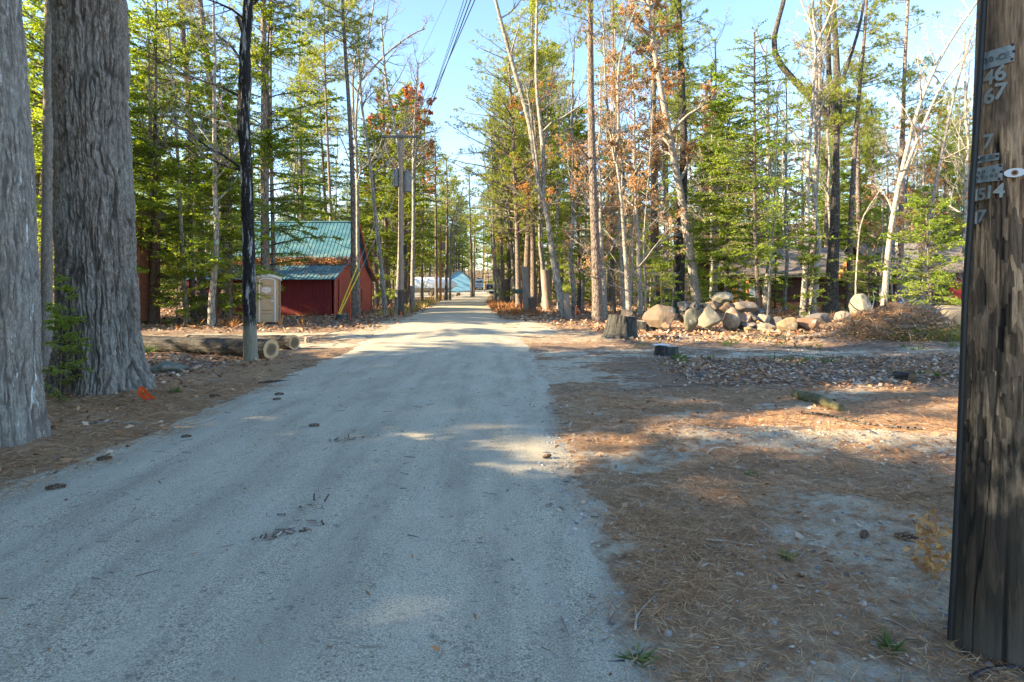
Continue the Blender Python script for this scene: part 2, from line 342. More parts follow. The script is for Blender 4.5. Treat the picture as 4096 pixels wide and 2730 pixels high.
t = NT('teal_metal_roof'); f = t.noise(t.co((.5, 1, 1)), 1.4, 5, .65); c = t.ramp(f, (.32, (.025, .10, .15)), (.5, (.045, .155, .21)), (.7, (.12, .235, .255)))
c = t.mix(t.ramp(t.noise(t.co(), 9, 5, .7), (.5, 0.), (.75, .5)), c, (.20, .27, .25)); t.bump(f, .2, .01); M['teal'] = t.fin(c, .6, .35, 0.)
def planks(name, lo, hi, ax=0, sc=5.0):
    t = NT(name); sx = t.n('SeparateXYZ', None, _0=t.co()); k = t.math('FRACT', t.math('MULTIPLY', sx.outputs[ax], sc))
    gr = t.ramp(k, (.0, 0.), (.04, 1.)); f = t.noise(t.co((1, 1, .15)), 9, 5, .7)
    c = t.ramp(f, (.3, lo), (.7, hi)); c = t.mix(gr, tuple(x*.35 for x in lo), c); t.bump(gr, .6, .01); return t.fin(c, .7, .3)
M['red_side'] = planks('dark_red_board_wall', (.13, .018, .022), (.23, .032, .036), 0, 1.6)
M['red_gable'] = planks('bright_red_board_wall', (.34, .075, .055), (.50, .13, .10), 1, 1.6)  # brightness of the gable end put into the colour as lighter red
M['red_trim'] = plain('red_trim', (.44, .10, .08), .6)
M['dark_gap'] = plain('dark_interior', (.02, .012, .012), .9)
M['tan_plastic'] = plain('tan_plastic', (.50, .35, .215), .45, 0, .08, 4)
M['tan_groove'] = plain('tan_plastic_groove', (.24, .15, .085), .5)
M['pale_plastic'] = plain('pale_grey_plastic', (.70, .73, .78), .45, 0, .1, 5)
M['white'] = plain('white_paint', (.75, .76, .78), .5, 0, .06)
M['redink'] = plain('red_print', (.50, .12, .10), .6)
M['metal'] = plain('galvanised_metal', (.46, .50, .53), .42, .6, .25, 25, bump=.2)
M['alu'] = plain('aluminium_plate', (.27, .31, .335), .45, .35, .2, 40, bump=.15)
M['emboss'] = plain('embossed_plate_letters', (.12, .14, .155), .4, .35, .2, 40)
M['digit'] = plain('nailed_metal_digits', (.30, .335, .35), .4, .4, .15, 40)
M['nail'] = plain('rusty_nail_head', (.05, .03, .025), .7)
M['rust'] = plain('rust_stain', (.38, .20, .09), .8)
M['black'] = plain('black_rubber', (.018, .018, .02), .5, 0, .2)
M['yellow'] = plain('yellow_plastic', (.80, .58, .04), .45)
M['orangep'] = plain('orange_flagging', (.90, .13, .03), .5)
M['bluep'] = plain('blue_flagging', (.06, .16, .60), .5)
M['pink'] = plain('pink_ribbon', (.75, .06, .18), .5)
M['tarp'] = plain('blue_tarp', (.02, .14, .45), .4, 0, .25, 6, bump=.5)
M['mailbox'] = plain('dark_green_mailbox', (.02, .07, .05), .45)
M['blue_siding'] = planks('blue_clapboard', (.14, .34, .52), (.20, .43, .62), 2, 7.)
M['shrink'] = plain('white_shrink_wrap', (.66, .74, .84), .35, 0, .12, 2, bump=.4)
M['hull'] = plain('grey_boat_hull', (.42, .46, .52), .4)
M['car'] = plain('dark_blue_car_paint', (.01, .02, .06), .2, .2, .1, 3, .6)
M['glass'] = plain('dark_glass', (.03, .05, .07), .08, 0, .1, 3, .8)
M['pane'] = plain('window_glass_pale', (.30, .42, .55), .15, 0, .2, 3, .8)
M['redlamp'] = plain('red_lamp_lens', (.5, .02, .02), .3)
M['wall_brown'] = planks('brown_stained_wall', (.06, .028, .02), (.11, .05, .035), 0, 4.)
M['shingle'] = plain('weathered_shingles', (.17, .145, .125), .9, 0, .35, 12, bump=.5)
M['lit_wood'] = plain('orange_lit_wood', (.55, .24, .08), .7)  # orange sunlight on the posts put into their colour
M['stonewall'] = plain('chimney_stone', (.36, .32, .28), .9, 0, .5, 9, bump=.7)
M['tank'] = plain('beige_plastic_tank', (.30, .235, .15), .6, 0, .15, 3)
M['soil'] = plain('dark_root_soil', (.20, .12, .065), .95, 0, .5, 9, bump=.8)
M['ribbonblue'] = M['bluep']

# ------------------------------------------------------------------ terrain and road
def axis(dense0, dense1, step, lo, hi, g=1.055):
    a = list(np.arange(dense0, dense1, step)); s = step
    while a[-1] < hi: s *= g; a.append(a[-1]+s)
    b = [dense0]; s = step
    while b[-1] > lo: s *= g; b.append(b[-1]-s)
    return np.array(b[:0:-1]+a)
gx = axis(-6, 6.5, .07, -420, 420, 1.045); gy = axis(1.6, 9, .06, -60, 800, 1.03)
X, Yg = np.meshgrid(gx, gy); Z = H(X, Yg)
zr = np.zeros_like(X); zg = np.zeros_like(X); zb = np.zeros_like(X)
d = X-xc(Yg); w = hw(Yg); right = d > 0
bare = fbm(X*.9, Yg*1.7, 4, 31)
# right shoulder: needles with bare sandy patches
A = ss(w-.2, w+.25, d)*(1-ss(8.4, 9.6, Yg))
zg = np.maximum(zg, A*(.72+.2*ss(.46, .40, bare))); zr = np.maximum(zr, A*(.22+.34*ss(.52, .66, bare)+.15*ss(.6,.7,fbm(X*3,Yg*6,3,91))))
zr = np.maximum(zr, A*.75*np.exp(-((X-2.6)/1.1)**2-((Yg-3.1)/1.1)**2)); zr = np.maximum(zr, np.exp(-((Yg-(6.45-.14*X))/.45)**2)*ss(.6, 2, X)*.62)
zr = np.maximum(zr, np.exp(-((d-w)/.28)**2)*.62*(Yg < 60))
B = ss(8.4, 9.6, Yg)*(1-ss(13.0, 13.8, Yg))*(d > 0)
zb = np.maximum(zb, B*ss(1.2, 2.4, X-(.6+.05*Yg))); zg = np.maximum(zg, B*.55*(1-ss(1.5, 3, X))); zr = np.maximum(zr, B*(.22+.5*ss(.45, .6, bare))*(1-ss(1.4, 3.0, X)))
zr = np.maximum(zr, ss(12.8, 13.5, Yg)*(1-ss(15.2, 16.2, Yg))*(d > 0)*(.36+.3*ss(.45,.6,bare))); zb = np.maximum(zb, (d > 0)*ss(14.8, 15.8, Yg)*(1-ss(20, 22, Yg))*.55*ss(1.5, 3, X))
zr = np.maximum(zr, ss(16.2, 17, Yg)*(1-ss(21.5, 23, Yg))*(d > 0)*.45*(1-ss(14, 18, X))); zg = np.maximum(zg, ss(16.2, 17, Yg)*(1-ss(24, 27, Yg))*(d > 0)*.55*(1-ss(14, 18, X)))
zr = np.maximum(zr, ss(18, 21, Yg)*(1-ss(27, 31, Yg))*(d > 0)*(1-ss(2.5, 5.5, d))*.95)
# left side
zg = np.maximum(zg, (d < 0)*(1-ss(1.3, 2.6, -d-w))*(1-ss(12, 15, Yg))*.95)
zg = np.maximum(zg, (d < 0)*(Yg < 9.4)*.75); zb = np.maximum(zb, (d < 0)*ss(8.6, 9.6, Yg)*(1-ss(13.6, 14.4, Yg))*ss(.6, 1.8, -d-w))
zr = np.maximum(zr, (d < 0)*ss(14.2, 15.4, Yg)*(1-ss(21.5, 24, Yg))*(.30+.4*ss(.45, .6, bare))*(1-ss(12, 17, -X)))
zr = np.maximum(zr, (d < 0)*ss(14, 18, Yg)*(1-ss(30, 36, Yg))*(1-ss(.8, 2.4, -d-w))*.55)
zg = np.maximum(zg, ((Yg > 30) & (np.abs(d) < w+3))*.6); zb = np.maximum(zb, (Yg > 22)*(.55+.4*fbm(X*.2, Yg*.2, 2, 77)))
zr = np.maximum(zr, ((Yg > 95) & (Yg < 128) & (d < 0) & (X > -22))*.8); zr = np.maximum(zr, ((Yg > 128) & (Yg < 165) & (np.abs(d) < 7))*.8)
nyy, nxx = X.shape; idx = np.arange(nyy*nxx).reshape(nyy, nxx)
mb = MB(); mb.add(np.stack([X, Yg, Z], -1), np.stack([idx[:-1, :-1], idx[:-1, 1:], idx[1:, 1:], idx[1:, :-1]], -1))
g = mb.build('ground', M['ground'], smooth=True); tag(g, kind='structure')
ca = g.data.color_attributes.new('zone', 'FLOAT_COLOR', 'POINT')
ca.data.foreach_set('color', np.stack([np.clip(zr, 0, 1), np.clip(zg, 0, 1), np.clip(zb, 0, 1), np.ones_like(zr)], -1).astype(np.float32).ravel())
def zone(x, y, ch):
    i = np.clip(np.searchsorted(gy, y), 0, nyy-1); j = np.clip(np.searchsorted(gx, x), 0, nxx-1); return (zr, zg, zb)[ch][i, j]
ry = axis(1.0, 9, .08, -60, 189, 1.02); u = np.linspace(-1.25, 1.25, 61); U, V = np.meshgrid(u, ry)
XR = xc(V)+U*(hw(V)+.0)+(fbm(V*1.5, U*0+3, 3, 8)-.5)*.35*np.abs(U)
ZR = zprof(V)+.05*(1-np.minimum(np.abs(U), 1)**2)-.02-.20*np.maximum(np.abs(U)-1, 0)+(fbm(XR*1.2, V*1.2, 3, 11)-.5)*.03
ZR = ZR+.012*np.abs(vn(XR*.0+U*2.5, V*.05, 3)-.5)
n0, n1 = XR.shape; idx = np.arange(n0*n1).reshape(n0, n1)
mb = MB(); mb.add(np.stack([XR, V, ZR], -1), np.stack([idx[:-1, :-1], idx[:-1, 1:], idx[1:, 1:], idx[1:, :-1]], -1))
tag(mb.build('road', M['road'], smooth=True), kind='structure')
def surf(x, y):
    d = np.abs(x-xc(y))/hw(y)
    return np.maximum(H(x, y), np.where(d < 1.05, zprof(y)+.05*(1-np.minimum(d, 1)**2)-.02+(fbm(x*1.2, y*1.2, 3, 11)-.5)*.03, -9))

# ------------------------------------------------------------------ tree generators
def grow(rng, P, D, L, r0, tip, n, wob, grav):
    N = len(P); pts = np.zeros((N, n+1, 3)); pts[:, 0] = P; dd = nrm(D)
    for i in range(n):
        dd = dd+rng.normal(0, wob, (N, 3)); dd[:, 2] += grav; dd = nrm(dd); pts[:, i+1] = pts[:, i]+dd*(L/n)[:, None]
    return pts, r0[:, None]*(1-(1-tip)*np.linspace(0, 1, n+1))
def sample(pts, rad, idx, tt):
    n = pts.shape[1]-1; f = np.clip(tt, 0, .9999)*n; i = f.astype(int); fr = (f-i)[:, None]
    a = pts[idx, i]; b = pts[idx, i+1]; return a+(b-a)*fr, nrm(b-a), rad[idx, i]*(1-fr[:, 0])+rad[idx, i+1]*fr[:, 0]
def perp(rng, T):
    r = rng.normal(0, 1, T.shape); return nrm(r-T*(r*T).sum(-1, keepdims=True))
def smoothpath(P, rad, n):
    P = np.asarray(P, float); s = np.concatenate([[0], np.cumsum(np.linalg.norm(np.diff(P, axis=0), axis=1))]); q = np.linspace(0, s[-1], n)
    o = np.stack([np.interp(q, s, P[:, k]) for k in range(3)], -1)
    for _ in range(2): o[1:-1] = (o[:-2]+2*o[1:-1]+o[2:])/4
    return o, np.interp(q, s, rad), s[-1]
def hemlock(rng, tp, tr, lo, spread, nb, tw=26, lf=7, ll=.085, foliage_m='hemlock', tuft=False, droop=-.05, topful=.5):
    """tp trunk points (n,3); crown from lo (fraction) up. Returns (trunk builder, crown builder)."""
    A = MB(); C = MB(); A.tubes(tp[None], tr[None], 10)
    h = lo+(1-lo)*rng.random(nb)**.85; P, T, r = sample(tp[None], tr[None], np.zeros(nb, int), h)
    az = rng.random(nb)*2*math.pi; q = (h-lo)/(1-lo)
    L = spread*(1-q*(1-.08))**topful*rng.uniform(.55, 1.05, nb)*(.55+.45*ss(0, .15, q))
    D = np.stack([np.cos(az), np.sin(az), rng.uniform(.02, .30, nb)+q*.3], -1)
    bp, br = grow(rng, P, D, L, np.minimum(.012+.008*L, r*.7), .25, 6, .06, droop)
    A.tubes(bp, br, 4)
    T = int(nb*tw); pr = L/L.sum(); ix = rng.choice(nb, T, p=pr); tt = rng.uniform(.12, 1, T)
    P, tan, r = sample(bp, br, ix, tt); sd = np.cross(tan, [0, 0, 1.]); sd = nrm(sd)*np.where(rng.random(T) < .5, -1, 1)[:, None]
    if tuft: sd = perp(rng, tan)
    D = nrm(.65*tan+.75*sd+rng.normal(0, .26, (T, 3))+np.array([0, 0, .25 if tuft else -.05]))
    TL = (.14+.30*L[ix]*(1-tt))*rng.uniform(.5, 1.1, T)
    q2, r2 = grow(rng, P, D, TL, np.full(T, .005), .4, 2, .08, -.02 if not tuft else .05)
    C.tubes(q2, r2, 3, 1)
    if not tuft:
        K = lf; ix = np.repeat(np.arange(T), K); tt = rng.uniform(.05, 1, T*K)
        P, tan, _ = sample(q2, r2, ix, tt); sd = nrm(np.cross(tan, nrm(np.array([[0, 0, 1.]])+rng.normal(0, .25, (T*K, 3)))))*np.where(rng.random(T*K) < .5, -1, 1)[:, None]
        D = nrm(.6*tan+.8*sd+rng.normal(0, .32, (T*K, 3))+np.array([0, 0, -.12])); l = ll*rng.uniform(.6, 1.3, T*K)
        wv = nrm(np.cross(D, np.array([[0, 0, 1.]])+rng.normal(0, .8, (T*K, 3))))
        C.leaves(P, D*l[:, None], wv*(l*.27)[:, None], 0)
    else:
        K = lf; ix = np.repeat(np.arange(T), K); tt = rng.uniform(.55, 1, T*K)
        P, tan, _ = sample(q2, r2, ix, tt); D = nrm(.75*tan+.75*perp(rng, tan)+np.array([0, 0, .12])); l = ll*rng.uniform(.7, 1.2, T*K)
        C.leaves(P, D*l[:, None], perp(rng, D)*(l*.085)[:, None], 0)
    return A, C
def hardwood(rng, tp, tr, lo=.35, n1=14, n2=6, n3=6, n4=5, up=.9, L1=4.5, leaf=0, lsize=.07, lm=2, lowleaf=False, wob=.12, twr=.004):
    A = MB(); C = MB(); A.tubes(tp[None], tr[None], 10)
    top = np.linalg.norm(tp[-1]-tp[0]); h = lo+(1-lo)*rng.random(n1)**.8; h[:2] = [.97, .99]
    P, T, r = sample(tp[None], tr[None], np.zeros(n1, int), h); a = rng.uniform(.45, 1.05, n1)[:, None]
    D = T*np.cos(a)*up+perp(rng, T)*np.sin(a); L = L1*(1.15-.75*h)*rng.uniform(.7, 1.2, n1)
    p1, r1 = grow(rng, P, D, L, r*.55, .25, 7, wob, .05); A.tubes(p1, r1, 6)
    def kids(p, r, L, n, f, k, seg, minr, B, m, amin=.4, amax=1.1, lo=.2):
        N = len(p); ix = np.repeat(np.arange(N), n); tt = rng.uniform(lo, 1, N*n)
        P, T, rr = sample(p, r, ix, tt); a = rng.uniform(amin, amax, N*n)[:, None]
        D = T*np.cos(a)+perp(rng, T)*np.sin(a); D[:, 2] += .12; l = L[ix]*f*rng.uniform(.5, 1.1, N*n)*(1.1-.5*tt)
        q, s = grow(rng, P, D, l, np.maximum(rr*.6, minr), .35, seg, wob, .04); B.tubes(q, s, k, m); return q, s, l
    p2, r2, l2 = kids(p1, r1, L, n2, .5, 4, 5, .006, A, 0)
    p3, r3, l3 = kids(p2, r2, l2, n3, .5, 3, 3, twr, C, 1)
    p4, r4, l4 = kids(p3, r3, l3, n4, .5, 3, 2, twr*.6, C, 1)
    if leaf:
        ix = rng.integers(0, len(p4), leaf); P, T, _ = sample(p4, r4, ix, rng.uniform(.3, 1, leaf))
        # leaves hold on in loose clumps: keep those where a coarse noise is high
        k = fbm(P[:, 0]*.8+P[:, 2]*.7, P[:, 1]*.8-P[:, 2]*.5, 2, 5) > .40; P = P[k]; T = T[k]; n = len(P)
        D = nrm(T*.5+rng.normal(0, .6, (n, 3))+np.array([0, 0, -.35])); l = lsize*rng.uniform(.6, 1.3, n)
        C.leaves(P, D*l[:, None], perp(rng, D)*(l*.34)[:, None], 0)
    return A, C
def vert_trunk(rng, h, r0, r1, n=14, lean=.02, wob=.012):
    z = np.linspace(0, h, n); x = np.cumsum(rng.normal(0, wob*h/n*2, n)); y = np.cumsum(rng.normal(0, wob*h/n*2, n)); x -= x[0]; y -= y[0]
    p = np.stack([x+lean*z*rng.normal(), y+lean*z*rng.normal(), z-.15], -1); r = r0+(r1-r0)*(z/h)**.9; r[0] *= 1.25; return p, r
BK = {'hemlock': 'bark_hemlock', 'pine': 'bark_pine', 'bare': 'bark_grey', 'beech': 'bark_pale', 'oak': 'bark_grey', 'redoak': 'bark_grey'}
LFM = {'hemlock': 'hemlock', 'pine': 'pineneedle', 'bare': 'hemlock', 'beech': 'copper', 'oak': 'orange', 'redoak': 'redleaf'}
NM = {'hemlock': 'hemlock_tree', 'pine': 'pine_tree', 'bare': 'bare_tree', 'beech': 'beech_tree', 'oak': 'oak_tree', 'redoak': 'oak_tree'}
def tree_obj(kind, A, C, loc, label, group=None, barkm=None, cat='tree', name=None):
    r = empty(name or NM[kind], loc, label, cat, group)
    a = A.build('trunk', M[barkm or BK[kind]], r, smooth=True)
    if C is not None and C.n: c = C.build('crown', [M[LFM[kind]], M['twig']], r)
    return r
PROTO = {}
def proto(key, kind, A, C): PROTO[key] = (kind, tree_obj(kind, A, C, (0, -300-len(PROTO)*40, 0), 'x', 'x'))
rg = np.random.default_rng(5)
p, r = vert_trunk(rg, 15, .17, .02); proto('hemA', 'hemlock', *hemlock(rg, p, r, .08, 3.9, 120, 34, 12, .095, topful=.45))
p, r = vert_trunk(rg, 12, .13, .015); proto('hemB', 'hemlock', *hemlock(rg, p, r, .06, 3.2, 110, 32, 12, .09, topful=.5))
p, r = vert_trunk(rg, 18, .22, .03); proto('hemC', 'hemlock', *hemlock(rg, p, r, .22, 4.2, 120, 34, 12, .10, droop=-.08, topful=.4))
p, r = vert_trunk(rg, 4.2, .04, .008); proto('hemS', 'hemlock', *hemlock(rg, p, r, .05, 1.3, 60, 16, 8, .07, topful=.8))
p, r = vert_trunk(rg, 24, .27, .06); proto('pineA', 'pine', *hemlock(rg, p, r, .55, 3.6, 80, 18, 12, .20, tuft=True, droop=.0, topful=.4))
p, r = vert_trunk(rg, 20, .22, .04); proto('pineB', 'pine', *hemlock(rg, p, r, .30, 3.4, 110, 18, 12, .19, tuft=True, droop=.0, topful=.6))
for k, s_ in (('bareA', .3), ('bareB', .45), ('bareC', .2)):
    p, r = vert_trunk(rg, 15+3*s_, .15, .04, wob=.03); proto(k, 'bare', *hardwood(rg, p, r, s_, 14, 6, 6, 5, L1=4.6))
p, r = vert_trunk(rg, 13, .13, .03, wob=.03); proto('beechA', 'beech', *hardwood(rg, p, r, .12, 20, 6, 6, 4, L1=3.6, leaf=12000, lsize=.085, up=.6))
p, r = vert_trunk(rg, 7, .07, .02, wob=.03); proto('beechB', 'beech', *hardwood(rg, p, r, .08, 16, 6, 5, 4, L1=2.6, leaf=5000, lsize=.08, up=.5))
p, r = vert_trunk(rg, 15, .17, .04, wob=.03); proto('oakA', 'oak', *hardwood(rg, p, r, .35, 16, 6, 6, 4, L1=4.2, leaf=8000, lsize=.09))
p, r = vert_trunk(rg, 15, .16, .04, wob=.03); proto('oakR', 'redoak', *hardwood(rg, p, r, .35, 16, 6, 6, 4, L1=4.4, leaf=13000, lsize=.11))
USED = set()
def put(key, x, y, sc=1., rz=None, label='', group='', hsc=1.):
    kind, root = PROTO[key]; rz = random.random()*6.28 if rz is None else rz; loc = (x, y, hz(x, y))
    if key not in USED:
        USED.add(key); root.location = loc; root.rotation_euler = (0, 0, rz); root.scale = (sc, sc, sc*hsc); root['label'] = label; root['group'] = group
        return root
    return copy_tree(root, loc, rz, (sc, sc, sc*hsc), label, group)
rs_ = random.Random(4); SHADE_TREES = []  # unseen rows added as sun blockers, spaced to leave a lit lane
for x0 in (-9, -12.5, -17, -22, -28, -35):
    for u in (-4, -2.4, -.9, .6, 2.1, 8.7, 10.2):
        u_ = u+rs_.uniform(-.25, .25); x = x0+rs_.uniform(-1.2, 1.2); y = (u_+.222*x)/.975
        if x > -.86*y-3.9 and y > 0: continue
        SHADE_TREES.append((x, y, rs_.choice(['hemA', 'hemC', 'hemA']), rs_.uniform(1.05, 1.3)))
for x, u, s in ((-8.6, 2.4, .6), (-8.8, 3.8, .62), (-8.6, 5.2, .62), (-9.2, 6.6, .6), (-10.6, 3.2, .66), (-10.8, 4.8, .66), (-11., 6.2, .62), (-7.2, 1.6, .5), (-7.2, 3.6, .55), (-6.0, 4.4, .5)): SHADE_TREES.append((x, (u+.222*x)/.975, 'hemB', s))  # low unseen hemlocks added to keep sun off the near road
for x, u, s in ((-8.2, 4.5, .6), (-9.9, 5.4, .7), (-9.7, 4.0, .7), (-10.2, 6.9, .66), (-8.0, 5.9, .55), (-12., 5.6, .78), (-12.2, 4.2, .8)): SHADE_TREES.append((x, (u+.222*x)/.975, 'hemB', s))
for x, u in ((-9.5, 12.6), (-13., 12.4), (-17, 13.0)): SHADE_TREES.append((x-4, (u+.222*(x-4))/.975, 'hemC', 1.1))
def join(a, b):
    off = a.n
    for q in b.q: a.q.append(q+off)
    a.v += b.v; a.mi += b.mi; a.cav += b.cav; a.n += b.n
    for f in b.f: a.f.append([i+off for i in f])
    a.fm += b.fm; return a
def wpath(Y, pts, wpx, Ht, n=16, topr=.35, lean=None):
    P = [PX(x, y, Y) for x, y in pts]; r0 = wpx/F*Y/2*CF(pts[0][0])
    x0, y0, _ = P[0]; g = hz(x0, y0); P[0] = (x0, y0, g-.15)
    if P[-1][2]-g < Ht:
        a = np.array(P[-1]); b = np.array(P[-2]); d = (a-b)/max(a[2]-b[2], .1); d = d*.6+np.array([0, 0, .4]); P.append(tuple(a+d*(Ht+g-a[2])))
    P = np.array(P); P[:, 1] += np.linspace(0, 1, len(P))*(lean or 0)
    zz = (P[:, 2]-g)/Ht; rad = r0*(1-(1-topr)*np.clip(zz, 0, 1)); q, r, L = smoothpath(P, rad, n); r[0] *= 1.3; r[1] *= 1.06
    return q, r, (x0, y0, g)
def htree(kind, Y, pts, wpx, Ht, label, seed, forks=(), barkm=None, stubs=0, name=None, **kw):
    rng = np.random.default_rng(seed); q, r, loc = wpath(Y, pts, wpx, Ht); o = np.array(loc)
    q = q-o
    if kind in ('hemlock', 'pine'):
        kw.setdefault('lo', .5); kw.setdefault('spread', 3.2); kw.setdefault('nb', 60)
        A, C = hemlock(rng, q, r, tuft=(kind == 'pine'), foliage_m=kind, **({**dict(tw=18 if kind == 'pine' else 24, lf=11 if kind == 'pine' else 8, ll=.19 if kind == 'pine' else .10, droop=0. if kind == 'pine' else -.05), **kw}))
    else: A, C = hardwood(rng, q, r, **kw)
    for f, fw in forks:
        P = np.array([PX(x, y, Y) for x, y in f])-o; P[:, 1] += np.linspace(0, 1, len(P))*rng.uniform(-1.5, 1.5)
        r0 = fw/F*Y/2*CF(f[0][0]); fp, fr, L = smoothpath(P, np.linspace(r0, r0*.5, len(P)), 12)
        if kind in ('hemlock', 'pine'): A.tubes(fp[None], fr[None], 9)
        else:
            a2, c2 = hardwood(rng, fp, fr, .3, 9, 5, 5, 4, L1=max(1.5, L*.4), leaf=kw.get('leaf', 0)//3, lsize=kw.get('lsize', .08)); join(A, a2); join(C, c2)
    if stubs:
        h = rng.uniform(.12, .62, stubs); P, T, rr = sample(q[None], r[None], np.zeros(stubs, int), h); az = rng.uniform(0, 6.28, stubs)
        L = rng.uniform(.6, 2.4, stubs); b, br = grow(rng, P, np.stack([np.cos(az), np.sin(az), rng.uniform(-.2, .6, stubs)], -1), L, np.full(stubs, .022), .3, 5, .12, .02)
        A.tubes(b, br, 4); ix = rng.integers(0, stubs, stubs*5); P, T, _ = sample(b, br, ix, rng.uniform(.3, 1, stubs*5))
        b2, r2 = grow(rng, P, T+perp(rng, T), rng.uniform(.2, .8, stubs*5), np.full(stubs*5, .007), .3, 3, .15, .02); C.tubes(b2, r2, 3, 1)
    return tree_obj(kind, A, C, loc, label, None, barkm, name=name)
def hero_trunk(pts, rads, rows, k, flare, fl_h, lobes, depth, fs, fz, seed, ph=0., warp=.6):
    q, r, L = smoothpath(pts, rads, rows); th = np.linspace(0, 2*math.pi, k, endpoint=False)+math.pi/2
    T, Zz = np.meshgrid(th, q[:, 2]-q[0, 2]); Rr = r[:, None]*np.ones((1, k)); u = (T-math.pi/2)/(2*math.pi)*round(2*math.pi*r.mean()*fs); v = Zz*fz
    u2 = u+warp*(vn(u*.6, v*.9, seed)-.5)*1.3+.25*(vn(u*2, v*4, seed+8)-.5); v2 = v+.4*(vn(u*1.1, v*.7, seed+1)-.5)
    n = np.abs(2*vn(u2, v2*.34, seed+2)-1); n2 = np.abs(2*vn(u2*1.5+7, v2*.55, seed+3)-1); n3 = np.abs(2*vn(u2*2.9+3, v2*1.5, seed+4)-1)
    amp = .55+.6*vn(u*.5, v*1.3, seed+6)
    crack = np.clip(np.maximum(np.maximum((1-ss(.0, .30, n)), .8*(1-ss(0, .30, n2))), .5*(1-ss(0, .35, n3)))*amp, 0, 1)
    Rr = Rr*(1+flare*np.exp(-Zz/fl_h)*(.75+.35*np.cos(lobes*T+ph)+.2*np.cos((lobes+2)*T+1)))
    Rr = Rr-depth*crack+depth*.7*(fbm(u*.25, v*.5, 3, seed+5)-.5)*2+depth*.5*(vn(u*4, v*5, seed+9)-.5)
    t = nrm(np.gradient(q, axis=0)); a = nrm(np.cross(t, [[0, 1., 0]])); b = np.cross(a, t)   # a ~ +-x, b ~ y
    V = q[:, None, :]+Rr[..., None]*(a[:, None, :]*np.cos(T)[..., None]+b[:, None, :]*np.sin(T)[..., None])
    i = np.arange(rows*k).reshape(rows, k); nx = np.roll(i, -1, 1)
    m = MB(); m.add(V, np.stack([i[:-1], nx[:-1], nx[1:], i[1:]], -1), 0, crack); return m, q, r
def branches_on(rng, q, r, n, lo, hi, az0, az1, L, up=.3, lvl=2):
    A = MB(); C = MB(); h = rng.uniform(lo, hi, n); P, T, rr = sample(q[None], r[None], np.zeros(n, int), h); az = rng.uniform(az0, az1, n)
    b, br = grow(rng, P, np.stack([np.cos(az), np.sin(az), rng.uniform(up-.3, up+.3, n)], -1), rng.uniform(.5, 1, n)*L, np.minimum(rr*.3, .035), .25, 7, .12, .03); A.tubes(b, br, 6)
    ix = np.repeat(np.arange(n), 7); P, T, x = sample(b, br, ix, rng.uniform(.25, 1, n*7)); b2, r2 = grow(rng, P, T+.8*perp(rng, T), rng.uniform(.2, .45, n*7)*L, x*.6, .3, 4, .13, .03); C.tubes(b2, r2, 4, 1)
    ix = np.repeat(np.arange(n*7), 6); P, T, x = sample(b2, r2, ix, rng.uniform(.2, 1, n*42)); b3, r3 = grow(rng, P, T+.8*perp(rng, T), rng.uniform(.08, .22, n*42)*L, x*.6, .4, 3, .13, .03); C.tubes(b3, r3, 3, 1)
    return A, C
# ---- the three near trunks on the left
def hero(kind, Y, pts, wpx, Ht, label, mat, seed, flare, fl_h, lobes, depth, fs, fz, rows, k, crown=True, name=None, warp=.6):
    P = [PX(x, y, Y) for x, y in pts]; x0, y0, _ = P[0]; g = hz(x0, y0); P[0] = (x0, y0, g-.12)
    vis = list(P); r = [w/F*Y/2*CF(x0*F/Y+2048) for w in wpx]; loc = np.array([x0, y0, g])
    m, q, rr = hero_trunk(np.array(vis)-loc, r, rows, k, flare, fl_h, lobes, depth, fs, fz, seed, warp=warp)
    root = empty(name or NM[kind], tuple(loc), label, 'tree'); 
    # the bole goes on above the picture and carries its crown there
    a = np.array(vis[-1])-loc; d = a-(np.array(vis[-2])-loc); d = d/d[2]; n = 12; zz = np.linspace(0, Ht-a[2], n)
    up = a+d*zz[:, None]*np.array([.5, .5, 1]); ur = np.linspace(r[-1]*.97, r[-1]*.3, n); rng = np.random.default_rng(seed)
    up[0, 2] -= .05
    if kind == 'bare': A, C = hardwood(rng, up, ur, .15, 12, 6, 5, 4, L1=3.6)
    else: A, C = hemlock(rng, up, ur, .30, 4.2, 70, 18, 11, .19, tuft=True, droop=0., topful=.4)
    for f in range(len(m.q)): pass
    join(m, A); tr = m.build('trunk', M[mat], root, smooth=True); cr = C.build('crown', [M[LFM[kind]], M['twig']], root)
    return root, q, rr
hero('pine', 5.85, [(8, 1765), (6, 1200), (-8, 600), (-38, 0), (-60, -500)], [330, 320, 290, 262, 240], 24, 'huge pine bole with white resin streaks, cut by the left edge of the photo', 'hero_resin', 3, .35, .35, 5, .022, 26, 6.0, 420, 320)
hero('pine', 8.75, [(405, 1560), (392, 1200), (378, 700), (358, 0), (350, -400)], [345, 340, 318, 305, 290], 27, 'very thick pine with deep furrowed grey bark, orange ribbon at its foot', 'hero_pine', 8, .42, .45, 6, .045, 19, 4.2, 520, 420)
rt, q, rr = hero('bare', 12.6, [(1004, 1436), (998, 1275), (995, 1150), (995, 1062), (992, 893), (984, 638), (974, 500), (974, 415), (982, 320), (978, 200), (988, 100), (996, 0), (1000, -200)],
    [62, 54, 56, 55, 53, 48, 54, 50, 56, 44, 46, 40, 36], 13, 'slender crooked tree with peeling black bark and bare tan foot beside the two logs', 'hero_black', 14, .25, .12, 5, .016, 20, 6, 330, 70, warp=.9)
rngk = np.random.default_rng(3); A, C = branches_on(rngk, q, rr, 6, .42, .93, 2.3, 3.7, 2.6, .5); a = A.build('branch', M['bark_dark'], rt, True); C.build('twigs', [M['twig'], M['twig']], rt)
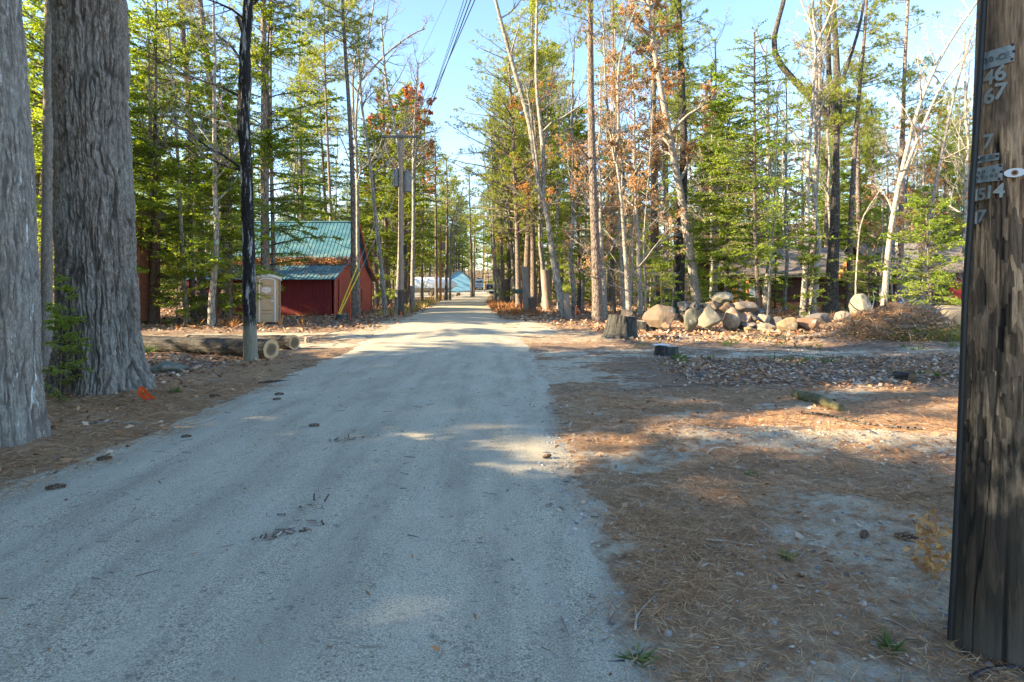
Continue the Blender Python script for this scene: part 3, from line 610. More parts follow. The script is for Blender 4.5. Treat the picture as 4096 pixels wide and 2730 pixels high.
A, C = branches_on(rngk, q, rr, 3, .6, .95, -1, 1.2, 1.5, .5); A.build('branch', M['bark_dark'], rt, True); C.build('twigs', [M['twig'], M['twig']], rt)
# snapped limb stub
mb = MB(); o_ = np.array(rt.location); mb.tube([np.array(PX(978, 130, 12.6))-o_, np.array(PX(962, 95, 12.5))-o_, np.array(PX(946, 66, 12.45))-o_], [.07, .05, .035], 8); mb.build('limb_stub', M['bark_dark'], rt, True)

# ---- trees that can be picked out one by one
T = [
 ('pine', 11.5, [(182, 1440), (188, 900), (194, 300), (200, 0)], 52, 20, 'grey trunk seen in the gap between the two thickest pines on the left', dict(lo=.6, barkm='hero_pine')),
 ('pine', 32, [(1064, 1272), (1060, 900), (1056, 640), (1058, 320), (1052, 0)], 42, 23, 'straight grey pine trunk rising behind the tan portable toilet, left of a thinner one', dict(lo=.52, stubs=10)),
 ('bare', 33, [(1098, 1268), (1092, 900), (1084, 640), (1082, 300), (1086, 0)], 22, 17, 'thin trunk touching the right side of the pine behind the portable toilet', dict(lo=.55, n1=10)),
 ('pine', 33.6, [(810, 1262), (802, 1050), (796, 850), (775, 620), (765, 510), (740, 255), (721, 0)], 42, 23, 'dark leaning pine in front of the left end of the red shed', dict(lo=.55, stubs=8)),
 ('pine', 33, [(904, 1268), (906, 1050), (907, 892), (898, 766), (880, 606), (848, 383), (823, 191), (797, 0)], 43, 23, 'grey pine leaning left before the shed wall, beside the black-barked tree', dict(lo=.6, stubs=8)),
 ('bare', 28.5, [(749, 1279), (738, 1150), (727, 1000), (722, 861), (702, 446), (678, 190), (668, 0)], 22, 15, 'slim spotted grey trunk just left of the red shed', dict(lo=.4)),
 ('bare', 28, [(617, 1283), (613, 1150), (610, 1028), (604, 700), (596, 300), (590, 0)], 22, 15, 'slim dark trunk on the far side of the furrowed pine, standing clear in the woods', dict(lo=.4)),
 ('pine', 33, [(1414, 1262), (1413, 900), (1412, 702), (1404, 574), (1394, 383), (1375, 128), (1369, 0)], 25, 22, 'grey trunk before the gable end of the red shed, yellow guards at its foot', dict(lo=.62, stubs=8)),
 ('bare', 38, [(1432, 1235), (1430, 700), (1418, 510), (1424, 400), (1440, 300), (1470, 180), (1490, 60), (1505, -60)], 18, 19, 'big bare tree above the shed gable, its limb reaching right toward the wires', dict(lo=.3, n1=14, L1=5, forks=[([(1432, 335), (1480, 280), (1530, 215), (1570, 175), (1640, 115), (1692, 90)], 10), ([(1416, 520), (1405, 330), (1412, 200), (1430, 100), (1425, 0)], 10)])),
 ('bare', 36, [(1543, 1232), (1531, 1120), (1520, 1020), (1499, 850), (1485, 700), (1474, 574), (1453, 510), (1440, 330)], 19, 17, 'grey hardwood leaning left between the shed gable and the first utility pole', dict(lo=.35)),
 ('bare', 37, [(1584, 1234), (1598, 1100), (1602, 900), (1601, 700), (1598, 574), (1578, 480), (1550, 400), (1535, 250)], 20, 18, 'pale hardwood curving right just behind the first utility pole', dict(lo=.4, L1=5)),
 ('bare', 45, [(1648, 1222), (1652, 1050), (1655, 850), (1652, 638), (1660, 450), (1672, 250)], 19, 17, 'straight grey trunk right of the first utility pole, at the road edge', dict(lo=.5)),
 ('pine', 62, [(1689, 1200), (1690, 900), (1696, 650), (1700, 450)], 11, 17, 'dark slim trunk in front of the left end of the shrink wrapped boat', dict(lo=.6)),
 ('pine', 70, [(1745, 1196), (1744, 950), (1742, 700)], 13, 18, 'dark trunk in front of the boat, left of the reddish pole', dict(lo=.62)),
 ('pine', 76, [(1784, 1192), (1788, 950), (1790, 760), (1785, 640)], 13, 18, 'straight trunk in front of the boat, right of the reddish pole', dict(lo=.62)),
 ('bare', 74, [(1800, 1190), (1802, 1000), (1806, 880), (1840, 800)], 10, 14, 'thin trunk that crosses the left corner of the blue house', dict(lo=.4)),
 ('pine', 92, [(1888, 1184), (1884, 1000), (1880, 850), (1876, 700)], 12, 20, 'blue grey trunk beside the third utility pole', dict(lo=.35)),
 ('bare', 64, [(1984, 1196), (1976, 1100), (1966, 950), (1960, 850), (1950, 700), (1925, 600)], 12, 16, 'dark trunk beside the far small mailbox', dict(lo=.3)),
 ('bare', 62, [(2004, 1200), (1994, 1130), (1980, 1060), (1972, 950), (1972, 850), (1968, 700)], 13, 17, 'pale sinuous trunk right of the far small mailbox', dict(lo=.4)),
 ('bare', 58, [(2062, 1206), (2056, 1100), (2044, 980), (2040, 920), (2034, 780), (2010, 700)], 16, 18, 'mossy trunk behind the dark green roadside mailbox', dict(lo=.3, n1=18)),
 ('pine', 48, [(2134, 1215), (2133, 1000), (2129, 850), (2124, 600), (2118, 300)], 24, 20, 'dark straight pine behind the tallest grey snag', dict(lo=.4, stubs=14)),
 ('bare', 46, [(2190, 1230), (2178, 1100), (2168, 1040), (2163, 850), (2160, 700), (2185, 500)], 15, 18, 'pale hardwood rising behind the brown snag', dict(lo=.35)),
 ('bare', 32, [(2257, 1268), (2240, 1180), (2223, 1095), (2205, 1000), (2197, 900), (2172, 797), (2146, 720), (2138, 638)], 32, 9.0, 'big forked grey hardwood leaning left over the road, broken stub at its foot',
   dict(lo=.6, n1=4, L1=1.5, forks=[([(2140, 640), (2128, 540), (2119, 478), (2098, 420), (2080, 370), (2058, 300), (2042, 242), (2025, 185), (2010, 128), (1990, 60), (1972, 0), (1960, -80)], 22), ([(2172, 800), (2174, 700), (2178, 620), (2170, 520), (2157, 446), (2148, 370), (2144, 287), (2148, 150), (2151, 0), (2155, -120)], 19), ([(2160, 740), (2140, 600), (2118, 450), (2104, 380)], 12)])),
 ('pine', 26.8, [(2392, 1288), (2388, 1150), (2383, 1034), (2379, 900), (2370, 700), (2365, 500), (2362, 319), (2361, 150), (2360, 0)], 40, 21, 'tall straight pine with dead limbs, just left of the big dark stump', dict(lo=.6, stubs=16, forks=[([(2362, 642), (2330, 620), (2290, 565), (2250, 535), (2212, 508)], 8), ([(2362, 712), (2335, 680), (2310, 640), (2278, 602)], 7), ([(2362, 758), (2320, 735), (2275, 710), (2225, 688)], 8)])),
 ('beech', 27.5, [(2519, 1280), (2512, 1180), (2504, 1060), (2492, 900), (2484, 760), (2464, 650)], 19, 9.5, 'pale forked beech with blotchy bark right behind the fresh stump', dict(lo=.5, n1=10, leaf=2500, lsize=.08, forks=[([(2464, 655), (2476, 560), (2482, 450), (2472, 330), (2490, 200), (2520, 90), (2560, 0)], 14), ([(2460, 650), (2440, 560), (2428, 470), (2410, 380), (2405, 250), (2395, 100)], 10)])),
 ('bare', 33, [(2497, 1250), (2490, 1120), (2480, 960), (2476, 900), (2470, 600), (2462, 300)], 13, 16, 'thin whitish trunk left of the pale forked beech', dict(lo=.45)),
 ('pine', 38, [(2452, 1240), (2450, 1000), (2452, 700), (2456, 400), (2450, 0)], 20, 19, 'reddish trunk half hidden by copper leaves, right of the straight lit pine', dict(lo=.5, stubs=10)),
 ('bare', 30, [(2586, 1245), (2580, 1100), (2572, 1000), (2578, 900), (2590, 760), (2600, 640)], 9, 11, 'thin dark sapling trunk left of the boulder heap', dict(lo=.3, n1=8, L1=2.)),
 ('pine', 40, [(2712, 1225), (2722, 1000), (2738, 640), (2730, 400), (2722, 200), (2716, 0)], 46, 23, 'broad dark pine trunk behind the leaning beech', dict(barkm='bark_dark', lo=.55, stubs=14)),
 ('beech', 35, [(2794, 1228), (2780, 1120), (2762, 1034), (2750, 950), (2742, 880), (2718, 765), (2693, 606), (2655, 440), (2648, 380), (2623, 240), (2600, 100), (2590, 0)], 42, 19, 'large leaning beech with smooth grey bark and copper leaves behind the boulders', dict(lo=.2, n1=26, n2=6, n3=6, L1=4.2, up=.5, leaf=22000, lsize=.10)),
 ('hemlock', 30, [(3035, 1247), (3026, 1060), (3018, 900), (3018, 600), (3018, 300), (3018, 130)], 19, 14.2, 'young feathery hemlock with a thin straight stem right behind the boulder heap', dict(lo=.14, spread=4.0, nb=130, tw=22)),
 ('bare', 29, [(3070, 1260), (3082, 1080), (3095, 900), (3104, 640), (3112, 420)], 10, 11, 'thin pale sapling leaning right at the end of the boulder heap', dict(lo=.4, n1=8, L1=1.6)),
 ('beech', 31, [(3210, 1268), (3222, 1080), (3230, 900), (3231, 638), (3250, 446), (3257, 319), (3262, 180)], 27, 13, 'pale barked trunk before the brown cabin, forking high up', dict(lo=.5, n1=10, leaf=600, forks=[([(3262, 185), (3290, 130), (3318, 60), (3340, 0), (3350, -80)], 14), ([(3262, 185), (3266, 90), (3250, 0), (3240, -100)], 14)])),
 ('pine', 34, [(3242, 1243), (3252, 1000), (3262, 800), (3275, 560), (3280, 300)], 24, 18, 'brown trunk close behind the pale forked trunk before the cabin', dict(lo=.5, stubs=12)),
 ('pine', 36, [(3322, 1243), (3330, 1060), (3340, 893), (3344, 700), (3346, 560), (3352, 470)], 62, 10.5, 'massive dark pine forking into three limbs, right of the brown cabin', dict(lo=.93, nb=10, spread=2, forks=[([(3350, 500), (3300, 460), (3238, 395), (3161, 332), (3097, 261), (3056, 236), (3059, 185), (3085, 121), (3110, 32), (3120, -80)], 34), ([(3344, 520), (3320, 450), (3300, 380), (3289, 255), (3280, 100), (3275, -60)], 30), ([(3356, 500), (3362, 383), (3372, 191), (3374, 0), (3376, -120)], 36), ([(3366, 330), (3390, 240), (3420, 120), (3430, 0)], 18)], stubs=10, barkm='bark_dark')),
 ('pine', 36, [(3393, 1246), (3398, 1100), (3402, 900), (3410, 760), (3417, 606), (3436, 383), (3455, 191), (3468, 0)], 28, 21, 'pinkish pale straight trunk right of the massive forked pine', dict(lo=.45, stubs=14)),
 ('bare', 27, [(3419, 1225), (3424, 1100), (3434, 960), (3446, 860), (3500, 800)], 9, 7, 'slender greenish sapling curving right beside the tall whitish boulder', dict(lo=.4, n1=6, L1=1.2)),
 ('bare', 28, [(3532, 1232), (3540, 1150), (3545, 1072), (3556, 960), (3570, 861), (3586, 765), (3615, 670), (3627, 574), (3653, 498), (3698, 351), (3774, 204), (3838, 96), (3908, 13), (3960, -60)], 28, 15, 'bright white trunk leaning right, paint mark low down, behind the brush heap', dict(lo=.35, n1=14, L1=3.2, up=.5, forks=[([(3590, 760), (3640, 600), (3700, 430), (3742, 319), (3790, 270)], 15), ([(3572, 850), (3566, 790), (3545, 740), (3530, 715)], 8), ([(3600, 690), (3560, 650), (3500, 620), (3465, 605)], 9)], barkm='bark_pale')),
 ('bare', 31, [(3683, 1275), (3700, 1100), (3717, 893), (3742, 702), (3768, 625), (3800, 447), (3838, 287), (3870, 191), (3921, 38), (3950, -60)], 20, 15, 'second pale trunk leaning right, nearer the foreground pole', dict(lo=.3, n1=14, L1=3.4, barkm='bark_pale')),
 ('pine', 38, [(3592, 1243), (3604, 1000), (3608, 700), (3612, 447), (3621, 191), (3634, 0)], 30, 22, 'dark straight pine between the leaning white trunks', dict(lo=.5, stubs=14)),
 ('hemlock', 25, [(3715, 1262), (3712, 1000), (3708, 850)], 12, 5.2, 'low bright hemlock with wide sprays before the red building at far right', dict(lo=.12, spread=2.6, nb=60, tw=22, topful=.4)),
 ('hemlock', 33, [(3480, 1240), (3470, 1000), (3462, 860)], 12, 6, 'small hemlock spreading low branches right of the forked pine', dict(lo=.12, spread=2.6, nb=60, tw=20, topful=.5)),
 ('pine', 46, [(2075, 1215), (2068, 900), (2050, 500), (2030, 150)], 22, 21, 'tall tiered pine hanging over the right side of the road', dict(lo=.25, spread=7.6, nb=130, tw=26, topful=.5)),
 ('pine', 44, [(1330, 1225), (1325, 900), (1308, 510), (1300, 306), (1296, 100)], 16, 24, 'tall evergreen behind the shed with a dense dark crown', dict(lo=.52, spread=4.2, nb=70, tw=30)),
 ('pine', 52, [(1210, 1215), (1205, 800), (1200, 400), (1198, 200)], 18, 27, 'tall yellow green pine behind the shed roof', dict(lo=.50, spread=4.0, nb=70, tw=24)),
]
for i, (kd, Y, pts, w_, Ht, lab, kw) in enumerate(T):
    htree(kd, Y, pts, w_, Ht, lab, 100+i, **kw)

# ---- snags and stumps
def snag(Y, base, top, w0, w1, label, matn, seed, name='tree_snag', broken=True):
    P0 = PX(*base, Y); P1 = PX(*top, Y); g = hz(P0[0], P0[1]); loc = np.array([P0[0], P0[1], g])
    m, q, r = hero_trunk(np.array([(0, 0, -.12), tuple(np.array(P1)-loc)]), [w0/F*Y/2*CF(base[0]), w1/F*Y/2*CF(base[0])], 60, 40, .22, .3, 5, .008, 9, 1.2, seed)
    o = m; n = o.n; o.poly([(0, 0, 0)]*0, []) if False else None
    top = o.v[0][-40:]; top[:, 2] += np.random.default_rng(seed).uniform(-.03, .03, 40)*(1 if broken else .1); c = top.mean(0)
    V = np.vstack([top, c[None]+[0, 0, -.02]]); o.poly(V, [(i, (i+1) % 40, 40) for i in range(40)], 1)
    ob = o.build(name, [M[matn], M['cut_stump']], None, True); ob.location = tuple(loc); tag(ob, label, 'snag' if name == 'tree_snag' else 'stump'); return ob
snag(37, (2112, 1252), (2100, 1068), 34, 29, 'tallest grey barkless snag on the right verge, beside the green mailbox', 'snag', 2)
snag(42, (2192, 1238), (2178, 1081), 38, 33, 'brown barkless snag with a flat top and a hole, right of the tallest one', 'snag', 3)
snag(56, (2025, 1214), (2026, 1118), 30, 27, 'dark blackened snag left of the green mailbox', 'snag_dark', 4)
snag(30.6, (2276, 1278), (2264, 1176), 27, 26, 'short broken snag leaning on the foot of the big forked hardwood', 'snag', 5)
snag(36, (2132, 1250), (2124, 1190), 30, 24, 'low rotten snag behind the foot of the tallest grey snag', 'snag_dark', 6)
snag(36, (2616, 1238), (2618, 1112), 15, 13, 'thin pale snag with a pink ribbon tied round it', 'snag', 7)
def stump(Y, px, w_, h, label, seed, matn='bark_dark', flare=.45, dep=.022):
    x = GX(px, Y); g = hz(x, Y); r = w_/2
    m, q, rr = hero_trunk(np.array([(0, 0, -.1), (0, 0, h*.5), (.02, 0, h)]), [r*1.08, r, r*.95], 50, 90, flare, h*.28, 5, dep, 11, 1.4, seed)
    top = m.v[0][-90:].copy(); m.v[0][-90:, 2] = h+.0; top[:, 2] = h; V = np.vstack([top, [[0.02, 0, h+.006]]])
    root = empty('tree_stump', (x, Y, g), label, 'stump'); m.build('bark', M[matn], root, True)
    c = MB(); c.poly(V, [(i, (i+1) % 90, 90) for i in range(90)]); c.build('cut_face', M['cut_stump'], root); return root
st = stump(17.6, 2481, .86, .62, 'big dark barked stump with a fresh cut top at the edge of the shoulder', 31, 'hero_stump', .35, .03)
mb = MB(); mb.ext([(-.02, -.14, .625), (.30, -.20, .63), (.34, -.18, .70), (.02, -.1, .82)], (.02, .07, .02)); ch = mb.build('wood_slab', M['snag_dark']); ch.location = st.location; tag(ch, 'dark splinter of wood lying on the big stump', 'wood slab')
st.rotation_euler = (R(2), R(5), .6)
stump(13.6, 2665, .52, .22, 'low mossy cut stump right of the big stump, pale scraps on top', 32, 'hero_stump', .5)
stump(21, 2570, .95, .36, 'broad dark stump at the left end of the boulder heap', 33, 'hero_stump', .4)
stump(31.2, 1368, .60, .28, 'cut stump in front of the shed gable, left of the marker stake', 34, 'bark_log')
stump(17.2, 1233, .2, .16, 'tiny broken stump at the end of the two logs', 35, 'snag')
mb = MB()
for k in range(2): mb.box((0, 0, 0), (.16, .11, .012), .4)
for i, (dx, dz, rz_) in enumerate(((-.1, .235, .3), (.06, .245, -.4))):
    b = MB(); b.box((0, 0, 0), (.20, .12, .014), rz_); x = GX(2640, 13.55)+dx; o = b.build('bark_scrap', M['pale_plastic']); o.location = (x+.05, 13.55, hz(x, 13.6)+dz); o.rotation_euler = (.1, .1*i, 0)
    tag(o, ('left' if i == 0 else 'right')+' one of two pale flat scraps lying on the low mossy stump', 'scrap')

# ---- logs
def log(a, b, r0, r1, label, seed, cut_end='b', mat='bark_log', name='log'):
    a = np.array(a, float); b = np.array(b, float); L = np.linalg.norm(b-a); d = (b-a)/L
    m, q, rr = hero_trunk(np.array([(0, 0, 0), (0.02, .0, L*.5), (0, 0, L)]), [r0, r0*.98, r1], 120, 60, 0, 1, 4, .015, 16, 2.6, seed)
    root = empty(name, tuple(a), label, 'log'); root.rotation_mode = 'QUATERNION'; root.rotation_quaternion = Vector(d).to_track_quat('Z', 'Y')
    m.build('bark', M['hero_log'], root, True)
    for e, z, s in ((59, L, 1), (0, 0, -1)):
        ring = m.v[0].reshape(120, 60, 3)[-1 if s > 0 else 0].copy(); c = MB(); ring = ring-np.array([0, 0, z]); V = np.vstack([ring, [[0, 0, .012*s]]])
        c.poly(V, [(i, (i+1) % 60, 60) for i in range(60)]); o = c.build('cut_face', M['cut'], root); o.location = (0, 0, z+.003*s)
    return root
x1, y1, g1 = GX(1092, 13.2), 13.2, hz(GX(1092, 13.2), 13.2)
log((GX(560, 14.9), 14.9, hz(-9, 14.9)+.20), (x1, 13.1, g1+.21), .20, .225, 'long fallen log with a pale sawn end, lying behind the black-barked tree', 41)
log((GX(760, 16.6), 16.6, hz(-8, 16.4)+.16), (GX(1178, 15.0), 15.0, hz(GX(1178, 15), 15)+.18), .16, .19, 'shorter log behind the long one, its sawn end showing farther right', 42)
x, y, z = GP(3648, 1530); log((x-.03, y+.35, z+.06), (x+.0, y, z+.07), .075, .08, 'short cut log piece with an orange end among the leaves on the right', 43)
# ---- boulders
def boulder(name, x, y, z, sx, sy, sz, col, seed, label, cat='boulder', group=None, rot=0, sub=4):
    import bmesh
    bm = bmesh.new(); bmesh.ops.create_icosphere(bm, subdivisions=sub, radius=1); rr = random.Random(seed)
    pl = [(Vector((rr.gauss(0, 1), rr.gauss(0, 1), rr.gauss(0, 1))).normalized(), rr.uniform(.50, .84)) for _ in range(14)]; off = Vector((seed*3.1, seed*1.7, 0))
    for v in bm.verts:
        p = v.co.copy()
        for n_, d_ in pl:
            k = p.dot(n_)-d_
            if k > 0: p -= n_*k*.95
        p *= 1+.10*mnoise.fractal(p*1.3+off, 1, 2, 4)+.03*mnoise.noise(p*6+off); v.co = Vector((p.x*sx*1.21, p.y*sy*1.2, p.z*sz*1.27))
    me = bpy.data.meshes.new(name); bm.to_mesh(me); bm.free(); me.materials.append(M['rock'])
    for p in me.polygons: p.use_smooth = True
    o = bpy.data.objects.new(name, me); COL.objects.link(o); o.location = (x, y, z); o.rotation_euler = (0, rot, 0); o.color = (*col, 1); return tag(o, label, cat, group)
def bpx(x0, x1, y0, y1, Y, col, seed, label, rot=0, dep=1., cat='boulder', name='boulder'):
    k = Y/F; cx, cy, cz = PX((x0+x1)/2, (y0+y1)/2, Y); sx, sz = (x1-x0)*k/2, (y1-y0)*k/2
    if rot: sx, sz = sx*.9, sz*.85
    return boulder(name, cx, cy, cz-.01, sx, (sx+sz)/2*dep, sz, col, seed, label, cat, None, rot)
tan = (.20, .15, .105); gry = (.14, .13, .125); dk = (.085, .08, .075); grn = (.14, .145, .115); yel = (.30, .225, .125); brn = (.16, .115, .085); wht = (.36, .34, .30); org = (.27, .155, .09)
def dz(a, b, c, d): return (2200+a/2.24, 2200+b/2.24, 900+c/2.24, 900+d/2.24)
def ez(a, b, c, d): return (3000+a/1.742, 3000+b/1.742, 900+c/1.742, 900+d/1.742)
BR = [
 (dz(822, 1152, 722, 915), 20.6, tan, 'largest long low boulder at the left end of the heap', 0),
 (dz(1145, 1250, 680, 775), 20.9, gry, 'smooth grey boulder high on the left of the heap', 0),
 (dz(1248, 1338, 680, 775), 20.8, dk, 'dark round boulder beside the smooth grey one near the top left', 0),
 (dz(1138, 1215, 768, 870), 20.6, tan, 'small tan boulder wedged between the long low one and the greenish one', 0),
 (dz(1198, 1345, 762, 930), 20.2, grn, 'greenish grey upright boulder in the lower left middle of the heap', 0),
 (dz(1318, 1535, 722, 938), 20.0, (.19, .185, .15), 'biggest lichen spotted boulder in the middle front of the heap', 0),
 (dz(1340, 1445, 698, 748), 20.9, dk, 'flat dark boulder tucked on top of the lichen spotted one', 0),
 (dz(1395, 1535, 678, 760), 21.4, tan, 'tan boulder half hidden under the topmost pale boulder', 0),
 (dz(1468, 1622, 600, 712), 21.4, (.22, .22, .17), 'pale greenish boulder sitting topmost on the heap', 0),
 (dz(1528, 1668, 680, 800), 20.9, brn, 'brown rounded boulder right below the topmost one', 0),
 (dz(1543, 1682, 757, 932), 20.3, (.33, .25, .17), 'egg shaped tan boulder standing upright, half in shadow', 0),
 (dz(1650, 1843, 666, 797), 20.9, (.22, .18, .14), 'large blocky tan boulder high on the right of the heap', 0),
 (dz(1672, 1802, 792, 892), 20.3, (.34, .22, .15), 'split tan and dark boulder under the large blocky one', 0),
 (dz(1775, 1850, 775, 895), 20.35, tan, 'narrow slab tilted left among the right hand boulders', -.5),
 (dz(1828, 1918, 755, 822), 21.0, gry, 'small grey boulder at the upper right of the heap', 0),
 (dz(1868, 1958, 795, 882), 20.4, (.33, .31, .24), 'small square pale boulder on the right slope of the heap', 0),
 (dz(1683, 1845, 868, 945), 20.2, gry, 'grey boulder at the foot of the heap under the split one', 0),
 (dz(1722, 1855, 908, 972), 19.9, yel, 'low yellow tan boulder lying frontmost at the foot of the heap', 0),
 (dz(1843, 2035, 888, 967), 20.0, (.29, .25, .20), 'long low brown grey boulder at the front right foot', 0),
 (dz(1948, 2115, 828, 970), 20.5, gry, 'grey sloping boulder ending the heap on the right', 0),
 (dz(2058, 2232, 826, 978), 20.2, yel, 'bright yellow tan boulder standing apart right of the heap', 0),
 (ez(330, 482, 638, 735), 20.4, org, 'rusty orange boulder beside the bright yellow tan one', 0),
 (ez(400, 565, 618, 685), 21.4, gry, 'flat grey boulder behind the rusty orange one', 0),
 (ez(572, 695, 606, 670), 21.0, (.30, .26, .20), 'flat pale boulder left of the brush heap', 0),
 (ez(708, 852, 502, 660), 21.2, (.28, .25, .19), 'tall whitish boulder standing behind the brush heap', 0),
 (ez(540, 705, 768, 835), 17.2, tan, 'flat tan slab half buried in front of the brush heap', 0),
 (dz(1002, 1090, 868, 925), 20.1, (.28, .15, .10), 'small reddish rock in front of the largest long boulder', 0),
 (ez(840, 878, 845, 875), 16.0, yel, 'left of two fist sized tan stones below the brush heap', 0),
 (ez(878, 925, 845, 872), 16.0, yel, 'right of two fist sized tan stones below the brush heap', 0),
 ((2775, 2852, 1488, 1532), 10.3, (.15, .15, .15), 'dark rock poking out of the leaves on the right', 0),
 ((2985, 3055, 1562, 1592), 9.0, (.36, .36, .34), 'pale flat rock among the leaves on the right', 0),
 ((3408, 3470, 1525, 1552), 9.2, (.36, .37, .38), 'flat grey stone left of the short cut log piece', 0),
 ((600, 742, 1443, 1500), 11.1, (.17, .20, .16), 'low mossy green rock beside the furrowed pine', 0),
 ((1716, 1745, 1167, 1185), 80, (.22, .19, .14), 'roadside rock under the boat by the reddish pole', 0),
 ((1822, 1845, 1173, 1185), 84, (.22, .20, .15), 'roadside rock in front of the blue house', 0),
]
for i, (bx, Y, c, lab, rot) in enumerate(BR): bpx(*bx, Y, c, 11+i*7, lab, rot)
# ---- red shed with teal metal roof (local origin at its near right corner)
sh = empty('red_shed', (-10.7, 36, -.1), 'red board shed with a worn teal metal roof, left of the road', 'shed')
WH = 2.15; Dp = 9.7; Lx = 6.9; EXT = 2.1
def sheet(P0, P1, P2, P3, th=.03):
    """roof sheet from four corners, thickened along its normal"""
    P = np.array([P0, P1, P2, P3], float); n = np.cross(P[1]-P[0], P[3]-P[0]); n /= np.linalg.norm(n); return P, n*th
eave, brk, ridge = (-.75, 2.15), (2.0, 3.23), (4.85, 6.1)     # (y, z) section of the near slope
def mirror(p): return (9.7-p[0], p[1])
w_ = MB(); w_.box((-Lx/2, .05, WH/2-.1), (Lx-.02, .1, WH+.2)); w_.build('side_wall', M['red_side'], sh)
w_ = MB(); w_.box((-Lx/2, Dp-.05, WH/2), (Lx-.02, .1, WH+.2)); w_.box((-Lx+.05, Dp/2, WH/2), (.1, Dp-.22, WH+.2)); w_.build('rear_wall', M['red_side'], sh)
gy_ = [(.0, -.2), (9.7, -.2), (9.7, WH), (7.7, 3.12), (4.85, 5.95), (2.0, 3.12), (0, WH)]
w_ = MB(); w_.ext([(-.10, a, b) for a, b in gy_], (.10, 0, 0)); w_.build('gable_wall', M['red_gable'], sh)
w_ = MB(); w_.box((.03, 4.85, 3.0), (.06, 5.6, .16)); w_.box((.04, .12, 1.0), (.05, .22, 2.2)); w_.box((.04, 9.58, 1.0), (.05, .22, 2.2)); w_.build('trim_board', M['red_trim'], sh)
w_ = MB(); w_.box((.09, 4.2, 3.16), (.22, 4.6, .14)); w_.build('door_track', M['crossarm'], sh)
for a, b in ((.9, 3.6), (5.9, 9.1)):
    dd = MB(); dd.box((.075, (a+b)/2, 1.08), (.05, b-a, 2.2)); d_ = dd.build('door', M['red_gable'], sh)
for c_ in (3.75, 9.22):
    dd = MB(); dd.box((.06, c_, 1.05), (.04, .28 if c_ < 5 else .22, 2.1)); dd.build('door_gap', M['dark_gap'], sh)
dd = MB(); dd.box((.11, 6.3, 1.1), (.04, .08, .9)); dd.build('door_handle', M['black'], sh)
rf = MB(); segs = []
for s in (0, 1):
    for p, q_ in ((eave, brk), (brk, ridge)):
        if s: p, q_ = mirror(p), mirror(q_)
        P = [(.32, p[0], p[1]), (.32, q_[0], q_[1]), (-Lx-.15, q_[0], q_[1]), (-Lx-.15, p[0], p[1])]
        if s: P = P[::-1]
        v, n = sheet(*P); rf.ext(v, -n if n[2] > 0 else n); segs.append((p, q_))
roof = rf.build('roof', M['teal'], sh)
rb = MB()
for p, q_ in segs[:2]:
    for k in range(31):
        x = .30-k*(Lx+.42)/30; rb.tube([(x, p[0], p[1]+.012), (x, q_[0], q_[1]+.010)], .014, 4, 0)
rb.tube([(.34, ridge[0], ridge[1]+.03), (-Lx-.16, ridge[0], ridge[1]+.03)], .075, 6); rb.build('roof_ribs', M['teal'], roof)
rb = MB(); rb.tube([(.30, 9.7+.72, 2.12), (.30, 7.7, 3.18), (.30, 4.85, 6.02)], .07, 4); rb.tube([(.30, -.72, 2.12), (.30, 2., 3.18), (.30, 4.85, 6.02)], .05, 4); rb.build('rake_board', M['red_gable'], roof)
# lower extension to the left
ex = MB(); ex.box((-Lx-EXT/2-.05, .16, .95), (EXT, .1, 2.2)); ex.build('extension_wall', M['red_side'], sh)
rf = MB(); v, n = sheet((-Lx-.16, -.72, 2.12), (-Lx-.16, 3.6, 4.0), (-Lx-EXT-.2, 3.6, 3.5), (-Lx-EXT-.3, -.72, 2.12)); rf.ext(v, -n)
v, n = sheet((-Lx-.16, 3.6, 4.0), (-Lx-.16, 8, 2.2), (-Lx-EXT-.2, 8, 2.2), (-Lx-EXT-.2, 3.6, 3.5)); rf.ext(v, -n); er = rf.build('extension_roof', M['teal'], sh)
rb = MB()
for k in range(9): x = -Lx-.2-k*.25; rb.tube([(x, -.70, 2.14), (x, 3.55, 4.0-k*.055)], .018, 4)
rb.build('roof_ribs', M['teal'], er)
# drift of fallen leaves lying along the break of the roof
rl = np.random.default_rng(7); n = 9000; lx = -10.7+.2-rl.random(n)*(Lx+.2); ly = 36+2.05+rl.normal(0, .16, n)*(1+.6*vn(lx*1.3, lx*0, 4))-.12
lz = -.1+np.where(ly < 38, 3.23+(ly-38)*.393, 3.23+(ly-38)*1.007)+.02+rl.random(n)*.07
D = np.stack([rl.normal(0, 1, n), rl.normal(0, 1, n), rl.normal(0, .35, n)], -1); D = nrm(D)*.11; Wv = nrm(np.cross(D, rl.normal(0, .4, (n, 3))+[0, 0, 1]))*.04
mb = MB(); mb.leaves(np.stack([lx, ly, lz], -1), D, Wv)
n = 1200; lx = -10.7+.2-rl.random(n)*(Lx+2); ly = 36-.6+rl.random(n)*2.7; lz = -.1+3.23+(ly-38)*.393+.03; D = nrm(np.stack([rl.normal(0, 1, n), rl.normal(0, 1, n), rl.normal(0, .2, n)+0], -1))*.10
mb.leaves(np.stack([lx, ly, lz], -1), D, nrm(np.cross(D, [0, -.37, 1]))*.035); tag(mb.build('roof_leaf_litter', M['orange_litter'] if 'orange_litter' in M else M['needles']), 'drift of orange leaves lying across the teal shed roof', 'leaf litter', kind='stuff')

